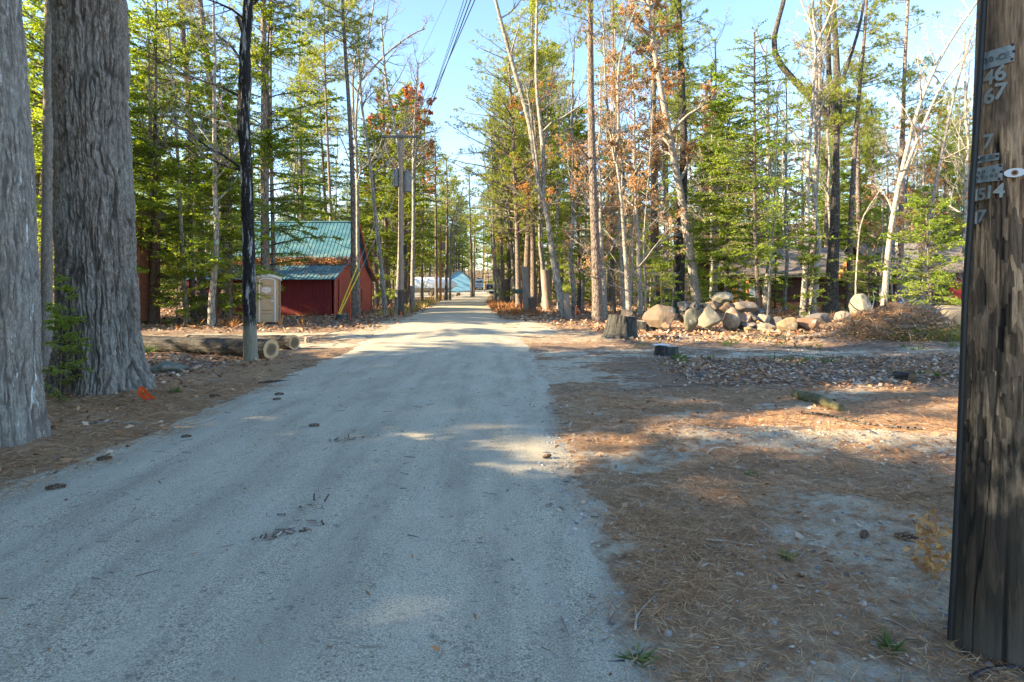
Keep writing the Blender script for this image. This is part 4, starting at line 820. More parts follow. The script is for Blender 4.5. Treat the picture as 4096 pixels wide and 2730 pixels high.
# ---- portable toilet
PY = 28.0; px0 = GX(1071, PY); pz = hz(px0, PY)
pt = empty('portable_toilet', (px0, PY, min(pz, -.1)-.0), 'tan portable toilet with a white arched roof, in front of the red shed', 'portable toilet', rz=R(19))
w2 = .55; hh = 2.02
def arch(w, zs, rise, n=15): return [(w*math.cos(math.pi*(1-i/(n-1))), zs+rise*math.sin(math.pi*i/(n-1))) for i in range(n)]
b = MB(); sec = [(-w2, 0.05), (w2, .05)]+[(x, z) for x, z in arch(w2, hh, .16)][::-1]; b.ext([(x, -.55, z) for x, z in sec], (0, 1.1, 0)); body = b.build('body', M['tan_plastic'], pt)
b = MB()
for s in (-1, 1):
    for k in range(3): z0 = .12+k*.66; b.tube([(s*.40, -.556, z0), (s*.49, -.556, z0+.05), (s*.49, -.556, z0+.55), (s*.40, -.556, z0+.6)], .009, 4)
    b.tube([(s*.535, -.545, .06), (s*.535, -.545, hh)], .022, 6)
b.build('side_moulding', M['tan_groove'], body)
b = MB(); o_ = [(x, z) for x, z in arch(w2+.05, hh-.02, .26)]; i_ = [(x, z) for x, z in arch(w2+.03, hh-.06, .17)][::-1]; 
for i in range(14):
    q4 = [o_[i], o_[i+1], i_[13-i], i_[14-i]]; b.ext([(x, -.62, z) for x, z in q4], (0, 1.24, 0))
b.build('roof', M['pale_plastic'], pt, False)
b = MB(); dw = .335; path = [(-dw, .06)]+[(-dw, z) for z in np.linspace(.3, 1.9, 5)]+[(dw*math.cos(math.pi*(1-i/8))*1.0, 1.95+.12*math.sin(math.pi*i/8)) for i in range(9)]+[(dw, z) for z in np.linspace(1.9, .3, 5)]+[(dw, .06)]
b.tube([(x, -.572, z) for x, z in path], .032, 6); b.build('door_frame', M['pale_plastic'], pt)
b = MB(); sec = [(-.30, .08), (.30, .08), (.30, 1.92)]+[(.30*math.cos(math.pi*i/8), 1.93+.09*math.sin(math.pi*i/8)) for i in range(9)]; b.ext([(x, -.575, z) for x, z in sec], (0, .03, 0)); door = b.build('door', M['tan_plastic'], pt)
b = MB()
for z0, cv in ((1.74, -.015), (1.28, .015), (1.12, .02), (.62, -.02), (.46, -.02)): b.tube([(x, -.580, z0+cv*(1-(x/.25)**2)*1.) for x in np.linspace(-.25, .25, 7)], .009, 4)
b.build('door_moulding', M['tan_groove'], door)
b = MB(); b.box((.235, -.592, 1.03), (.11, .03, .09)); b.build('latch', M['metal'], door)
b = MB(); b.poly([(.205*math.cos(a)-.03, -.586, 1.53+.135*math.sin(a)) for a in np.linspace(0, 2*math.pi, 32, endpoint=False)], [tuple(range(32))]); lab_ = b.build('oval_sign', M['white'], door)
def text(s, size, mat, parent, loc, rot, name, ext=.0, bold=.0):
    cu = bpy.data.curves.new(name, 'FONT'); cu.body = s; cu.size = size; cu.align_x = 'CENTER'; cu.align_y = 'CENTER'; cu.extrude = ext; cu.offset = bold
    o = bpy.data.objects.new('tmp', cu); COL.objects.link(o); dg = bpy.context.evaluated_depsgraph_get(); dg.update(); me = bpy.data.meshes.new_from_object(o.evaluated_get(dg)); bpy.data.objects.remove(o)
    me.materials.clear(); me.materials.append(mat); r = bpy.data.objects.new(name, me); COL.objects.link(r); r.parent = parent; r.location = loc; r.rotation_euler = rot; return r
text('569 - 0222', .062, M['redink'], lab_, (-.03, -.590, 1.445), (R(90), 0, 0), 'lettering', .0, .001)
b = MB(); b.box((-.03, -.589, 1.535), (.38, .004, .012)); b.box((-.03, -.589, 1.560), (.38, .004, .004)); b.box((-.03, -.589, 1.510), (.38, .004, .004)); b.tube([(.165*math.cos(a)-.03, -.589, 1.55+.085*math.sin(a)) for a in np.linspace(.5, 2.64, 10)], .005, 4); b.build('printed_band', M['redink'], lab_)

# ---- utility poles, arms, gear
def upole(Y, px, ptop, r, mat, label, arm=None, armmat='crossarm', rz=0, name='utility_pole', basedark=True):
    x = GX(px, Y); g = hz(x, Y); zt = CAMZ+(HZ-ptop)/F*Y-g; root = empty(name, (x, Y, g), label, 'utility pole')
    b = MB(); P, rr, _ = smoothpath([(0, 0, -.2), (0, 0, zt)], [r, r*.72], 12); b.tubes(P[None], rr[None], 14, 0, True); b.build('shaft', M[mat], root, True)
    if arm:
        az, aw = arm; b = MB(); b.box((0, -r-.04, az-g), (aw, .10, .13)); A = b.build('crossarm', M[armmat], root); 
        b = MB()
        for s in (-1, 1): b.tube([(s*aw*.24, -r-.07, az-g-.05), (0, -r-.05, az-g-.62)], .02, 5)
        b.build('brace', M['metal'], root)
        for s in (-.46, -.43+.86+.03) if False else (-.46, .46):
            b = MB(); b.tube([(s*aw, -r-.04, az-g+.06), (s*aw, -r-.04, az-g+.10), (s*aw, -r-.04, az-g+.16), (s*aw, -r-.04, az-g+.22)], [.02, .05, .035, .045], 10); b.build('insulator', M['metal'], root, True)
    return root, x, g, zt
def can(root, x, y, z, r=.2, h=.75):
    b = MB(); b.tube([(x, y, z), (x, y, z+h)], r, 16); b.tube([(x, y, z+h), (x, y, z+h+.06)], r*1.08, 16); b.tube([(x, y-.1, z+h), (x, y-.1, z+h+.2)], .035, 8); return b.build('transformer', M['can'], root, True)
p1, x1_, g1_, zt1 = upole(33.6, 1605, 528, .165, 'pole_grey', 'nearest standing utility pole left of the road, dark crossarm, two grey transformers', (9.95, 2.15))
can(p1, .33, .1, 7.0, .22, 1.1); can(p1, -.30, .18, 7.3, .19, .9)
b = MB(); b.box((.22, .05, 3.75), (.16, .22, .5)); b.build('meter_box', M['black'], p1); b = MB(); b.tube([(0, 0, -.1), (0, 0, 1.5)], .174, 14); b.build('dark_butt', M['snag_dark'], p1, True)
b = MB(); b.box((.02, -.18, .12), (.06, .01, .30)); b.build('paint_mark', M['orangep'], p1)
p2, x2_, g2_, zt2 = upole(73, 1762, 897, .16, 'pole_orange', 'second utility pole, reddish brown, beside the boat', (CAMZ+(HZ-906)/F*73, 2.6), 'crossarm_pale')
can(p2, .32, 0, 6.1, .2, .9)
p3, x3_, g3_, zt3 = upole(95, 1896, 944, .16, 'pole_tan', 'third utility pole, tan, in front of the white truck'); can(p3, .3, 0, 7.0, .2, .8)
p4, x4_, g4_, zt4 = upole(140, 1938, 978, .16, 'pole_tan', 'farthest utility pole, right of the white truck', (CAMZ+(HZ-984)/F*140, 2.6), 'crossarm_pale')
# the near pole at the right edge
NY = 2.52; nb = np.array(PX(3987, 2600, NY)); nb[2] = hz(nb[0], nb[1]); nt = np.array([nb[0]+.085*8/2.7, nb[1], 9.8])
m, q, r = hero_trunk(np.array([(0, 0, -.15), (.088, 0, 2.75)]), [.157, .134], 420, 240, .0, 1, 4, .0, 20, .6, 77, warp=.3)
V = m.v[0].reshape(420, 240, 3); th = np.linspace(0, 2*math.pi, 240, endpoint=False); zz = V[:, :, 2]; ctr = q[:, None, :]; rad = V-ctr; rad[:, :, 2] = 0; un = nrm(rad)
TH = np.tile(th, (420, 1)); uu = TH/(2*math.pi)
fib = vn(uu*64, zz*2.2, 5); chk = np.abs(vn(uu*22, zz*.8, 9)*2-1); crack = 1-ss(0, .10, chk)
strip = np.floor(uu*96+.8*vn(uu*30,zz*3,8)); hs = hsh(strip.astype(np.int64), np.floor((zz+hsh(strip.astype(np.int64), strip.astype(np.int64)*0+3, 4)*.4)/.09).astype(np.int64), 12)
frz = ss(.55, .95, zz)*(1-ss(1.95, 2.25, zz)); chip = np.where(hs > .62, 1., 0.)*frz*(.5+.5*vn(uu*9, zz*3, 44)); chip2 = np.where(hs < .16, 1., 0)*frz
off = (fib-.5)*.006-.010*crack-.008*chip2+.007*chip*(hs)+.010*(vn(uu*14,zz*6,61)-.5)*frz
neck = -.012*ss(1.30, 1.18, zz)*0
m.v[0] = (V+un*off[..., None]).reshape(-1, 3); m.cav[0] = np.clip(crack*.8+chip2*.5, 0, 1).ravel()
up = empty('utility_pole', tuple(nb), 'weathered utility pole close at the right edge, with metal tags and nailed numbers', 'utility pole'); m.build('shaft', M['pole_hero'], up, True)
b = MB(); P, rr, _ = smoothpath([(.088, 0, 2.72), tuple(nt-nb)], [.134, .105], 10); b.tubes(P[None], rr[None], 20, 0, True); b.build('upper_shaft', M['pole_grey'], up, True)
b = MB(); b.box(((nt-nb)[0], -.2, 9.4), (2.4, .1, .13)); b.build('crossarm', M['crossarm'], up)
def on_pole(px, py):
    """point on the near face of the leaning shaft that the photo shows at (px,py); also its outward angle"""
    dx, z1 = (px-2048)/F, 0.; Y = NY-.15
    for _ in range(4):
        zl = CAMZ+(HZ-py)/F*Y-nb[2]; rr = .157-.023*zl/2.75+.006; cx = nb[0]+.088*zl/2.75
        A_ = dx*dx+1; B_ = -2*(dx*cx+NY); C_ = cx*cx+NY*NY-rr*rr; D_ = max(B_*B_-4*A_*C_, 0); Y = (-B_-math.sqrt(D_))/(2*A_)
    p = np.array(PX(px, py, Y)); return p-nb, math.atan2(p[0]-cx, NY-p[1]), rr
def plate(corners, mat, name, holes=(), nx=16):
    """corners tl,tr,br,bl in photo pixels: bent round the shaft"""
    tl, tr, br_, bl = [np.array(c, float) for c in corners]; V = []; 
    for i in range(nx+1):
        for j in (0, 1):
            a = (tl+(tr-tl)*i/nx) if j == 0 else (bl+(br_-bl)*i/nx); p, s, r_ = on_pole(*a); n_ = np.array([math.sin(s), -math.cos(s), 0]); V.append(p+n_*.003); V.append(p+n_*.0005)
    b = MB(); Fs = []
    for i in range(nx): k = i*4; Fs += [(k, k+2, k+6, k+4), (k+1, k+5, k+7, k+3), (k, k+4, k+5, k+1), (k+2, k+3, k+7, k+6)]
    Fs += [(0, 1, 3, 2), (nx*4, nx*4+2, nx*4+3, nx*4+1)]; b.poly(V, Fs); o = b.build(name, M[mat], up)
    for h_ in holes: nb_ = MB(); p, s, r_ = on_pole(*h_); n_ = np.array([math.sin(s), -math.cos(s), 0]); nb_.tube([p+n_*.002, p+n_*.006], .0055, 10); nb_.build('nail', M['nail'], o, True)
    return o
k_ = 246/1286; c1 = lambda x, y: (3850+x*k_, 150+y*k_); k2 = 246/918; c2 = lambda x, y: (3850+x*k2, 500+y*k2)
def glyphs(s, cx, cy, hpx, mat, parent, name, lean=0., wide=1., spx=None, drop=0.):
    """characters set one by one on the curved face"""
    n = len(s); spx = spx or hpx*.62
    for i, ch_ in enumerate(s):
        if ch_ == ' ': continue
        px_ = cx+(i-(n-1)/2)*spx; py_ = cy+(i-(n-1)/2)*drop; p, sa, r_ = on_pole(px_, py_); n_ = np.array([math.sin(sa), -math.cos(sa), 0]); p = p+n_*.0055
        h_ = hpx/F*(NY-.15); o = text(ch_, h_*1.42, M[mat], parent, tuple(p), (R(90), lean, sa*.9), name, .0012, h_*.03); o.scale = (wide, 1, 1)
pl = plate([c1(440, 330), c1(1095, 130), c1(1080, 495), c1(400, 710)], 'alu', 'number_plate', [c1(1052, 160), c1(1035, 462), c1(1075, 298), c1(440, 385), c1(422, 675)])
glyphs('30-OE', c1(730, 0)[0], c1(0, 440)[1], 24, 'emboss', pl, 'embossed_letters', R(-12), 1, 21, -5.5)
pl = plate([c2(240, 470), c2(552, 418), c2(545, 520), c2(232, 580)], 'alu', 'number_plate', [c2(524, 470), c2(243, 525)])
glyphs('ET.CO', c2(385, 0)[0], c2(0, 495)[1], 15, 'emboss', pl, 'embossed_letters', R(-8), 1, 12, -2)
pl = plate([c2(195, 655), c2(598, 580), c2(600, 828), c2(175, 878)], 'alu', 'number_plate', [c2(568, 612), c2(582, 703), c2(553, 810), c2(196, 668), c2(203, 850)])
glyphs('49-0E', c2(375, 0)[0], c2(0, 775)[1], 17, 'emboss', pl, 'embossed_letters', R(-6), 1, 19, -3); glyphs('LH E', c2(365, 0)[0], c2(0, 700)[1], 13, 'emboss', pl, 'embossed_letters', R(-6), 1, 19, -3)
for ch_, x, y, h_ in (('4', 572, 860, 60), ('6', 805, 765, 62), ('6', 575, 1245, 62), ('7', 800, 1145, 64)):
    glyphs(ch_, *c1(x, y), h_, 'digit', up, 'nailed_digit', R(4), .95)
for ch_, x, y, h_ in (('7', 390, 262, 58), ('1', 226, 1060, 50), ('5', 304, 1045, 50), ('1', 412, 1015, 52), ('4', 553, 995, 56), ('1', 222, 1400, 50), ('7', 296, 1375, 52)):
    glyphs(ch_, *c2(x, y), h_, 'digit', up, 'nailed_digit', R(4), .95)
p, s, r_ = on_pole(*c2(780, 717)); n_ = np.array([math.sin(s), -math.cos(s), 0]); t_ = np.array([math.cos(s), math.sin(s), 0])
b = MB(); e = [p+t_*.034*math.cos(a)+np.array([0, 0, 1])*.018*math.sin(a)+n_*.004 for a in np.linspace(0, 2*math.pi, 28, endpoint=False)]; b.ext(e[::-1], -n_*.004); ov = b.build('oval_tag', M['pale_plastic'], up)
b = MB(); b.tube([p+n_*.004, p+n_*.0055], .0115, 16); b.build('rust_ring', M['rust'], ov); b = MB(); b.tube([p+n_*.005, p+n_*.009], .0065, 12); b.build('nail', M['nail'], ov)
b = MB(); cp = [(3946, -260), (3936, 0), (3922, 250), (3905, 500), (3880, 900), (3862, 1150), (3846, 1600), (3834, 1900), (3815, 2300), (3800, 2560)]
b.tube([PX(x, y, NY-.02+.0*i) for i, (x, y) in enumerate(cp)], .0115, 10); cb = b.build('cable', M['black'], None, True); tag(cb, 'black cable running down the left side of the near pole', 'cable')
b = MB(); hp = [GP(3885, 2735), GP(3915, 2712), GP(3965, 2697), GP(4030, 2690), GP(4110, 2686), GP(4230, 2690)]; P, rr, _ = smoothpath([(a, b_, c+.02) for a, b_, c in hp], [.010]*6, 20); b.tube(P, rr, 10)
tag(b.build('hose', M['black'], None, True), 'black hose curling on the ground at the foot of the near pole', 'hose')

# ---- overhead wires (real spans between the pole tops)
def wire(a, b_, sag, r_, label, n=26, name='overhead_wire', m_='black'):
    a = np.array(a, float); b_ = np.array(b_, float); t_ = np.linspace(0, 1, n); P = a+(b_-a)*t_[:, None]; P[:, 2] -= sag*4*t_*(1-t_); b = MB(); b.tube(P, r_, 5)
    return tag(b.build(name, M[m_], None, True), label, 'wire')
def wp(px, py, Y): return PX(px, py, Y)
def span(pxa, Ya, end, r_, sag, label, dz=0):
    """span over the road: passes the top of the picture at column pxa, depth Ya"""
    a0 = np.array(PX(pxa, 0, Ya)); e = np.array(end); d = (a0-e)/(Ya-e[1]); s_ = e+d*(2.6-e[1]); return wire(s_, e, sag, r_, label)
e1 = np.array([x1_, 33.6, g1_])
span(1860, 13.6, e1+[.98, -.2, 9.95-g1_+.22+g1_*0], .010, .15, 'left of the two heavy power lines that rise to the top of the photo')
span(1889, 13.2, e1+[.25, -.2, 9.0], .011, .15, 'right hand heavy black line over the road')
span(1848, 13.6, e1+[.5, -.2, 8.6], .007, .15, 'thin black line just left of the heavy power lines')
span(1874, 13.4, e1+[.2, -.2, 7.9], .013, .15, 'thickest black cable over the road, between the other lines')
span(1777, 16., e1+[-.98, -.2, 10.25], .004, .15, 'very fine wire crossing the sky left of the black lines')
e2 = np.array([x2_, 73, g2_]); arm2 = CAMZ+(HZ-906)/F*73+.22
wire(e1+[.98, -.2, 10.2], (x2_+1.15, 72.8, arm2), .5, .009, 'line between the first two poles, right end of the crossarms'); wire(e1+[-.98, -.2, 10.2], (x2_-1.15, 72.8, arm2), .5, .009, 'line between the first two poles, left end of the crossarms')
wire(e1+[.2, -.2, 7.9], e2+[.1, -.2, 6.2], .7, .014, 'low slung cable between the first two poles'); wire(e2+[.1, -.2, 6.2], (x3_, 94.8, g3_+6.2), .6, .014, 'cable from the reddish pole to the tan pole')
wire((x2_+1.15, 72.8, arm2), (x3_+.1, 94.8, g3_+zt3-.2), .4, .009, 'line from the reddish pole crossarm to the top of the tan pole')
wire((x3_+.1, 94.8, g3_+zt3-.2), (x4_, 139.8, g4_+zt4-.3), .6, .009, 'line from the tan pole to the farthest pole')
wire(e1+[-.15, -.1, 7.4], (-22, 30.5, 5.6), .5, .012, 'thin pale service wire running left above the shed roof', m_='metal')
# guy wires with yellow guards
def guy(top, foot, L, label, gl=2.3):
    top = np.array(top); foot = np.array(foot); d = (top-foot)/np.linalg.norm(top-foot); root = empty('guy_wire', tuple(foot), label, 'guy wire')
    b = MB(); b.tube([(0, 0, 0), tuple(top-foot)], .006, 5); b.build('strand', M['metal'], root); b = MB(); b.tube([tuple(d*.08), tuple(d*(.08+gl))], .035, 10); b.build('guard', M['yellow'], root, True); return root
f1 = np.array(PX(1343, 1252, 31.4)); f1[2] = hz(f1[0], f1[1]); f2 = np.array(PX(1347, 1262, 31.0)); f2[2] = hz(f2[0], f2[1])
guy(e1+[-.1, 0, 8.6], f1, 1, 'upper steeper guy wire with a yellow guard before the shed gable', 3.05); guy(e1+[-.1, 0, 7.2], f2, 1, 'lower flatter guy wire with a yellow guard before the shed gable', 2.75)
f3 = np.array(PX(1675, 1203, 72)); f3[2] = hz(f3[0], f3[1]); guy(e2+[-.1, 0, 8.4], f3, 1, 'steeper guy wire with a yellow guard beside the boat', 2.9); guy(e2+[-.1, 0, 5.8], f3+[.12, 0, 0], 1, 'flatter guy wire with a yellow guard beside the boat', 2.8)

# ---- blue house, boat, truck, car
bh = empty('blue_house', (-13.7, 130, .75), 'small pale blue clapboard house far down the road', 'house')
b = MB(); sec = [(0, -.2), (5.05, -.2), (5.05, 2.45), (2.15, 4.65), (0, 3.4), ]; b.ext([(x, 0, z) for x, z in sec], (0, 8, 0)); b.build('wall', M['blue_siding'], bh)
b = MB()
for p, q_ in (((5.25, 2.28), (2.15, 4.68)), ((2.15, 4.68), (-1.6, 2.5))):
    b.ext([(p[0], -.25, p[1]), (q_[0], -.25, q_[1]), (q_[0], -.25, q_[1]+.14), (p[0], -.25, p[1]+.14)], (0, 8.5, 0))
b.build('roof', M['crossarm'], bh); b = MB(); b.box((5.0, -.03, 1.1), (.14, .08, 2.5)); b.build('corner_board', M['white'], bh)
b = MB(); b.box((3.9, -.05, .25), (1.6, .15, .08)); b.build('step', M['snag'], bh)
bt = empty('covered_boat', (GX(1745, 105), 105, hz(GX(1745, 105), 105)), 'boat wrapped in white shrink wrap, standing on a trailer behind the trees', 'boat')
k5 = 105/F; bx = lambda p: (p-1745)*k5; bzz = lambda p: CAMZ+(HZ-p)*k5-bt.location.z
b = MB(); 
prof = [(1660, 1112, 1150), (1668, 1109, 1152), (1740, 1110, 1152), (1795, 1113, 1152), (1806, 1122, 1151), (1822, 1130, 1149), (1829, 1145, 1147)]
V = []
for x, a, c in prof:
    w_ = 1.25 if x < 1800 else 1.25*(1829.5-x)/29+.05
    for yy, zz_ in ((-w_, bzz(c)), (-w_, bzz((a+c)/2)), (-w_*.35, bzz(a)), (w_*.35, bzz(a)), (w_, bzz((a+c)/2)), (w_, bzz(c))): V.append((bx(x), yy, zz_))
Fs = [(i*6+j, i*6+j+1, i*6+6+j+1, i*6+6+j) for i in range(6) for j in range(5)]+[(0, 5, 4, 3, 2, 1)]; b.poly(V, Fs); b.build('shrink_wrap', M['shrink'], bt)
b = MB(); V = []
for x, c, e_ in ((1661, 1150, 1159), (1740, 1152, 1162), (1800, 1151, 1160), (1812, 1150, 1154)):
    w_ = 1.2 if x < 1795 else .5
    for yy, zz_ in ((-w_, bzz(c)), (-w_*.5, bzz(e_)), (w_*.5, bzz(e_)), (w_, bzz(c))): V.append((bx(x), yy, zz_))
b.poly(V, [(i*4+j, i*4+j+1, i*4+4+j+1, i*4+4+j) for i in range(3) for j in range(3)]+[(0, 3, 2, 1), (12, 13, 14, 15)]); b.build('hull', M['hull'], bt)
b = MB(); b.box((0, -.9, .62), (6.5, .12, .12)); b.box((0, .9, .62), (6.5, .12, .12)); b.box((3.9, 0, .6), (1.6, .1, .1))
for x in (-2.6, -.6, 1.6): b.box((x, 0, .62), (.1, 1.9, .1)); b.box((x, -.9, .35), (.1, .1, .6))
b.build('trailer_frame', M['black'], bt)
for x in (-.9, .1):
    b = MB(); b.tube([(x, -1.15, .36), (x, -.92, .36)], .34, 18); b.build('wheel', M['black'], bt, True)
def wheel(root, x, y, r, w, z=None):
    b = MB(); b.tube([(x-w/2, y, r), (x+w/2, y, r)], r, 20); o = b.build('wheel', M['black'], root, True); b = MB(); b.tube([(x-w/2-.01, y, r), (x+w/2+.01, y, r)], r*.55, 14); b.build('rim', M['metal'], o, True); return o
TY = 150; tx = GX(1915, TY); tk = empty('truck', (tx, TY, hz(tx, TY)), 'white truck with a long hood parked facing the camera far down the road', 'truck')
b = MB(); b.ext([(-.98, .3, 1.05), (.98, .3, 1.05), (.98, .3, 1.6), (.80, .3, 1.75), (-.80, .3, 1.75), (-.98, .3, 1.6)], (0, 1.5, .0)); b.build('hood', M['white'], tk)
b = MB(); b.ext([(-1.05, 1.7, .8), (1.05, 1.7, .8), (1.05, 1.7, 1.8), (.90, 1.9, 2.72), (-.90, 1.9, 2.72), (-1.05, 1.7, 1.8)], (0, 1.6, 0)); b.build('cab', M['white'], tk)
b = MB(); b.ext([(-.85, 1.66, 1.82), (.85, 1.66, 1.82), (.78, 1.86, 2.45), (-.78, 1.86, 2.45)], (0, .05, 0)); b.build('windshield', M['glass'], tk)
b = MB(); b.box((0, .28, 1.35), (1.05, .06, .55)); b.build('grille', M['metal'], tk); b = MB(); b.box((0, .12, .78), (2.1, .2, .32)); b.build('bumper', M['white'], tk)
b = MB(); b.box((0, .2, .52), (1.7, .15, .16)); b.build('air_dam', M['black'], tk)
for s in (-1, 1):
    b = MB(); b.box((s*.78, .27, 1.28), (.28, .06, .24)); b.build('headlight', M['pane'], tk); wheel(tk, s*.9, .9, .48, .26)
    b = MB(); b.box((s*1.25, 1.75, 2.05), (.12, .1, .5)); b.build('mirror', M['black'], tk); b = MB(); b.ext([(s*1.0-.16, .35, .75), (s*1.0+.16, .35, .75), (s*1.0+.14, .35, 1.35), (s*1.0-.14, .35, 1.35)], (0, 1.1, 0)); b.build('fender', M['white'], tk)
b = MB(); b.box((0, 5.6, 1.7), (2.2, 4.2, 1.3)); b.box((0, 5.6, .9), (.9, 5.6, .25)); b.build('cargo_bed', M['black'], tk)
b = MB(); b.ext([(-.9, 3.7, 2.3), (.6, 3.7, 2.3), (.45, 3.9, 2.9), (-.5, 4.2, 3.1)], (0, 1.5, 0)); b.build('loader_arm', M['snag_dark'], tk)
cx_ = GX(1959, TY-2); cr = empty('parked_car', (cx_, TY-2, hz(cx_, TY-2)), 'dark blue car seen from behind, right of the white truck', 'car')
b = MB(); V = []; secs = [(0, .35, .95, .82), (.12, .3, 1.05, .86), (1.2, .28, 1.02, .88), (3.4, .28, .95, .88), (4.2, .35, .8, .8)]
for y, z0, z1, w_ in secs: V += [(-w_, y, z0), (-w_*1.02, y, (z0+z1)/2), (-w_*.94, y, z1), (w_*.94, y, z1), (w_*1.02, y, (z0+z1)/2), (w_, y, z0)]
b.poly(V, [(i*6+j, i*6+(j+1) % 6, i*6+6+(j+1) % 6, i*6+6+j) for i in range(4) for j in range(6)]+[(0, 5, 4, 3, 2, 1), (24, 25, 26, 27, 28, 29)]); b.build('body', M['car'], cr)
b = MB(); V = []
for y, z0, z1, w0, w1 in ((.15, 1.0, 1.04, .82, .80), (.55, 1.0, 1.46, .82, .62), (1.9, 1.0, 1.5, .82, .64), (2.9, .95, 1.0, .8, .76)): V += [(-w0, y, z0), (-w1, y, z1), (w1, y, z1), (w0, y, z0)]
b.poly(V, [(i*4+j, i*4+(j+1) % 4, i*4+4+(j+1) % 4, i*4+4+j) for i in range(3) for j in range(4)]+[(0, 3, 2, 1), (12, 13, 14, 15)]); b.build('cabin', M['car'], cr)
b = MB(); b.ext([(-.66, .20, 1.08), (.66, .20, 1.08), (.54, .46, 1.38), (-.54, .46, 1.38)], (0, -.03, .02)); b.build('rear_window', M['glass'], cr)
for s in (-1, 1): b = MB(); b.box((s*.70, -.01, .82), (.22, .06, .14)); b.build('tail_light', M['redlamp'], cr); wheel(cr, s*.74, .8, .33, .2); wheel(cr, s*.74, 3.4, .33, .2)
b = MB(); b.box((0, -.015, .72), (.42, .03, .12)); b.build('number_plate', M['white'], cr)

# ---- mailboxes
def mailbox(px, py, Y, L, rz, label, post=True):
    x = GX(px, Y); g = hz(x, Y); h_ = CAMZ+(HZ-py)/F*Y-g; root = empty('mailbox', (x, Y, g), label, 'mailbox', rz=rz)
    b = MB(); sec = [(-.085, 0), (.085, 0), (.085, .12)]+[(.085*math.cos(a), .12+.085*math.sin(a)) for a in np.linspace(0.2, math.pi-.2, 8)]+[(-.085, .12)]; b.ext([(-L/2, y, z+h_-.2) for y, z in sec], (L, 0, 0)); b.build('box', M['mailbox'], root)
    b = MB(); b.box((L*.32, 0, (h_-.25)/2), (.09, .09, h_-.2)); b.build('post', M['snag_dark'], root); b = MB(); b.ext([(-L*.25, -.03, h_-.22), (-L*.15, -.03, h_-.22), (L*.34, -.03, h_-.75), (L*.24, -.03, h_-.75)], (0, .06, 0)); b.box((0, 0, h_-.225), (L*.9, .1, .05)); b.build('brace', M['snag_dark'], root)
    return root, h_
mr, h_ = mailbox(2074, 1158, 36, .54, 0, 'dark green mailbox on a braced arm beside the tallest grey snag')
text('2 3', .07, M['white'], mr, (-.02, -.089, h_-.10), (R(90), 0, 0), 'lettering')
mailbox(1966, 1166, 62, .48, .1, 'small dark mailbox far down the road on the right')

# ---- brown cabin and other buildings behind the right hand trees
cb = empty('brown_cabin', (17.0, 46, .1), 'brown cabin with a wide shingled roof behind the right hand trees', 'house')
b = MB(); b.box((5.2, 3, 1.2), (10.4, 6, 2.5)); b.build('wall', M['wall_brown'], cb)
b = MB(); b.ext([(-1.2, -1.0, 2.25), (-1.2, 3.2, 4.6), (-1.2, 7, 2.2), (-1.2, 7, 2.35), (-1.2, 3.2, 4.78), (-1.2, -1.0, 2.4)], (11.0, 0, 0)); b.build('roof', M['shingle'], cb)
b = MB(); b.ext([(7.4, -2.4, 2.15), (9.1, -2.4, 3.3), (10.8, -2.4, 2.15)], (0, 4.6, 0)); b.build('porch_gable', M['shingle'], cb); b = MB(); b.ext([(7.0, -2.5, 1.95), (9.1, -2.5, 3.35), (9.1, -2.5, 3.55), (6.9, -2.5, 2.1)], (0, 4.5, 0)); b.build('porch_roof', M['lit_wood'], cb)
for px_ in (3150, 3168, 3295):
    w_ = MB(); xx = GX(px_, 46)-17.0
for wx in (1.5, 2.5, 6.2): 
    b = MB(); b.box((wx, -.03, 1.25), (.62, .06, 1.0)); f_ = b.build('window', M['white'], cb); b = MB()
    for i in range(2):
        for j in range(3): b.box((wx-.14+.28*i, -.065, .95+.3*j), (.24, .02, .26))
    b.build('pane', M['pane'], f_)
pc = empty('porch_frame', (GX(2940, 44), 44, .05), 'orange stained porch posts and beam left of the brown cabin', 'porch')
for dx in (0, .9, 1.6): b = MB(); b.box((dx, 0, 1.1), (.30 if dx == 0 else .16, .2, 2.4)); b.build('post', M['lit_wood'], pc)
b = MB(); b.box((.4, 0, 2.35), (4.2, .22, .22)); b.build('beam', M['shingle'], pc); b = MB(); b.box((.45, .1, 1.0), (.3, .06, 1.6)); b.build('panel', M['white'], pc)
rbd = empty('red_building', (GX(3790, 50), 50, .1), 'dark house with a stone chimney and a red door panel at far right', 'house')
b = MB(); b.box((0, 3, 1.5), (12, 6, 3.0)); b.build('wall', M['wall_brown'], rbd); b = MB(); b.ext([(-6.4, -.8, 2.7), (-6.4, 3, 5.4), (-6.4, 6.8, 2.7), (-6.4, 6.8, 2.9), (-6.4, 3, 5.6), (-6.4, -.8, 2.9)], (12.8, 0, 0)); b.build('roof', M['shingle'], rbd)
b = MB(); b.box((-3.6, -.3, 2.9), (1.4, .8, 6.0)); b.build('chimney', M['stonewall'], rbd); b = MB(); b.box((.7, -.05, 1.2), (1.2, .1, 1.9)); b.build('door', plain('bright_red_paint', (.40, .02, .02), .5), rbd)
b = MB(); b.box((-4.6, -.04, 1.9), (.5, .08, .3)); b.build('sign_panel', M['orangep'], rbd)
lh = empty('wood_house', (GX(190, 24), 27, .0), 'brown board house wall with a teal post glimpsed between the two left bole trunks', 'house')
b = MB(); b.box((0, 1, 2.3), (3.4, 1.6, 4.6)); b.build('wall', plain('brown_boards', (.22, .09, .06), .8, 0, .3, 9), lh); b = MB(); b.ext([(-2, 0, 5.0), (0, 0, 6.4), (2, 0, 5.0), (2, 0, 4.7), (0, 0, 6.1), (-2, 0, 4.7)], (0, 2, 0)); b.build('roof', M['shingle'], lh)
b = MB(); b.box((.5, .1, 2.3), (.16, .1, 4.4)); b.build('corner_post', plain('teal_paint', (.12, .34, .34), .6), lh)

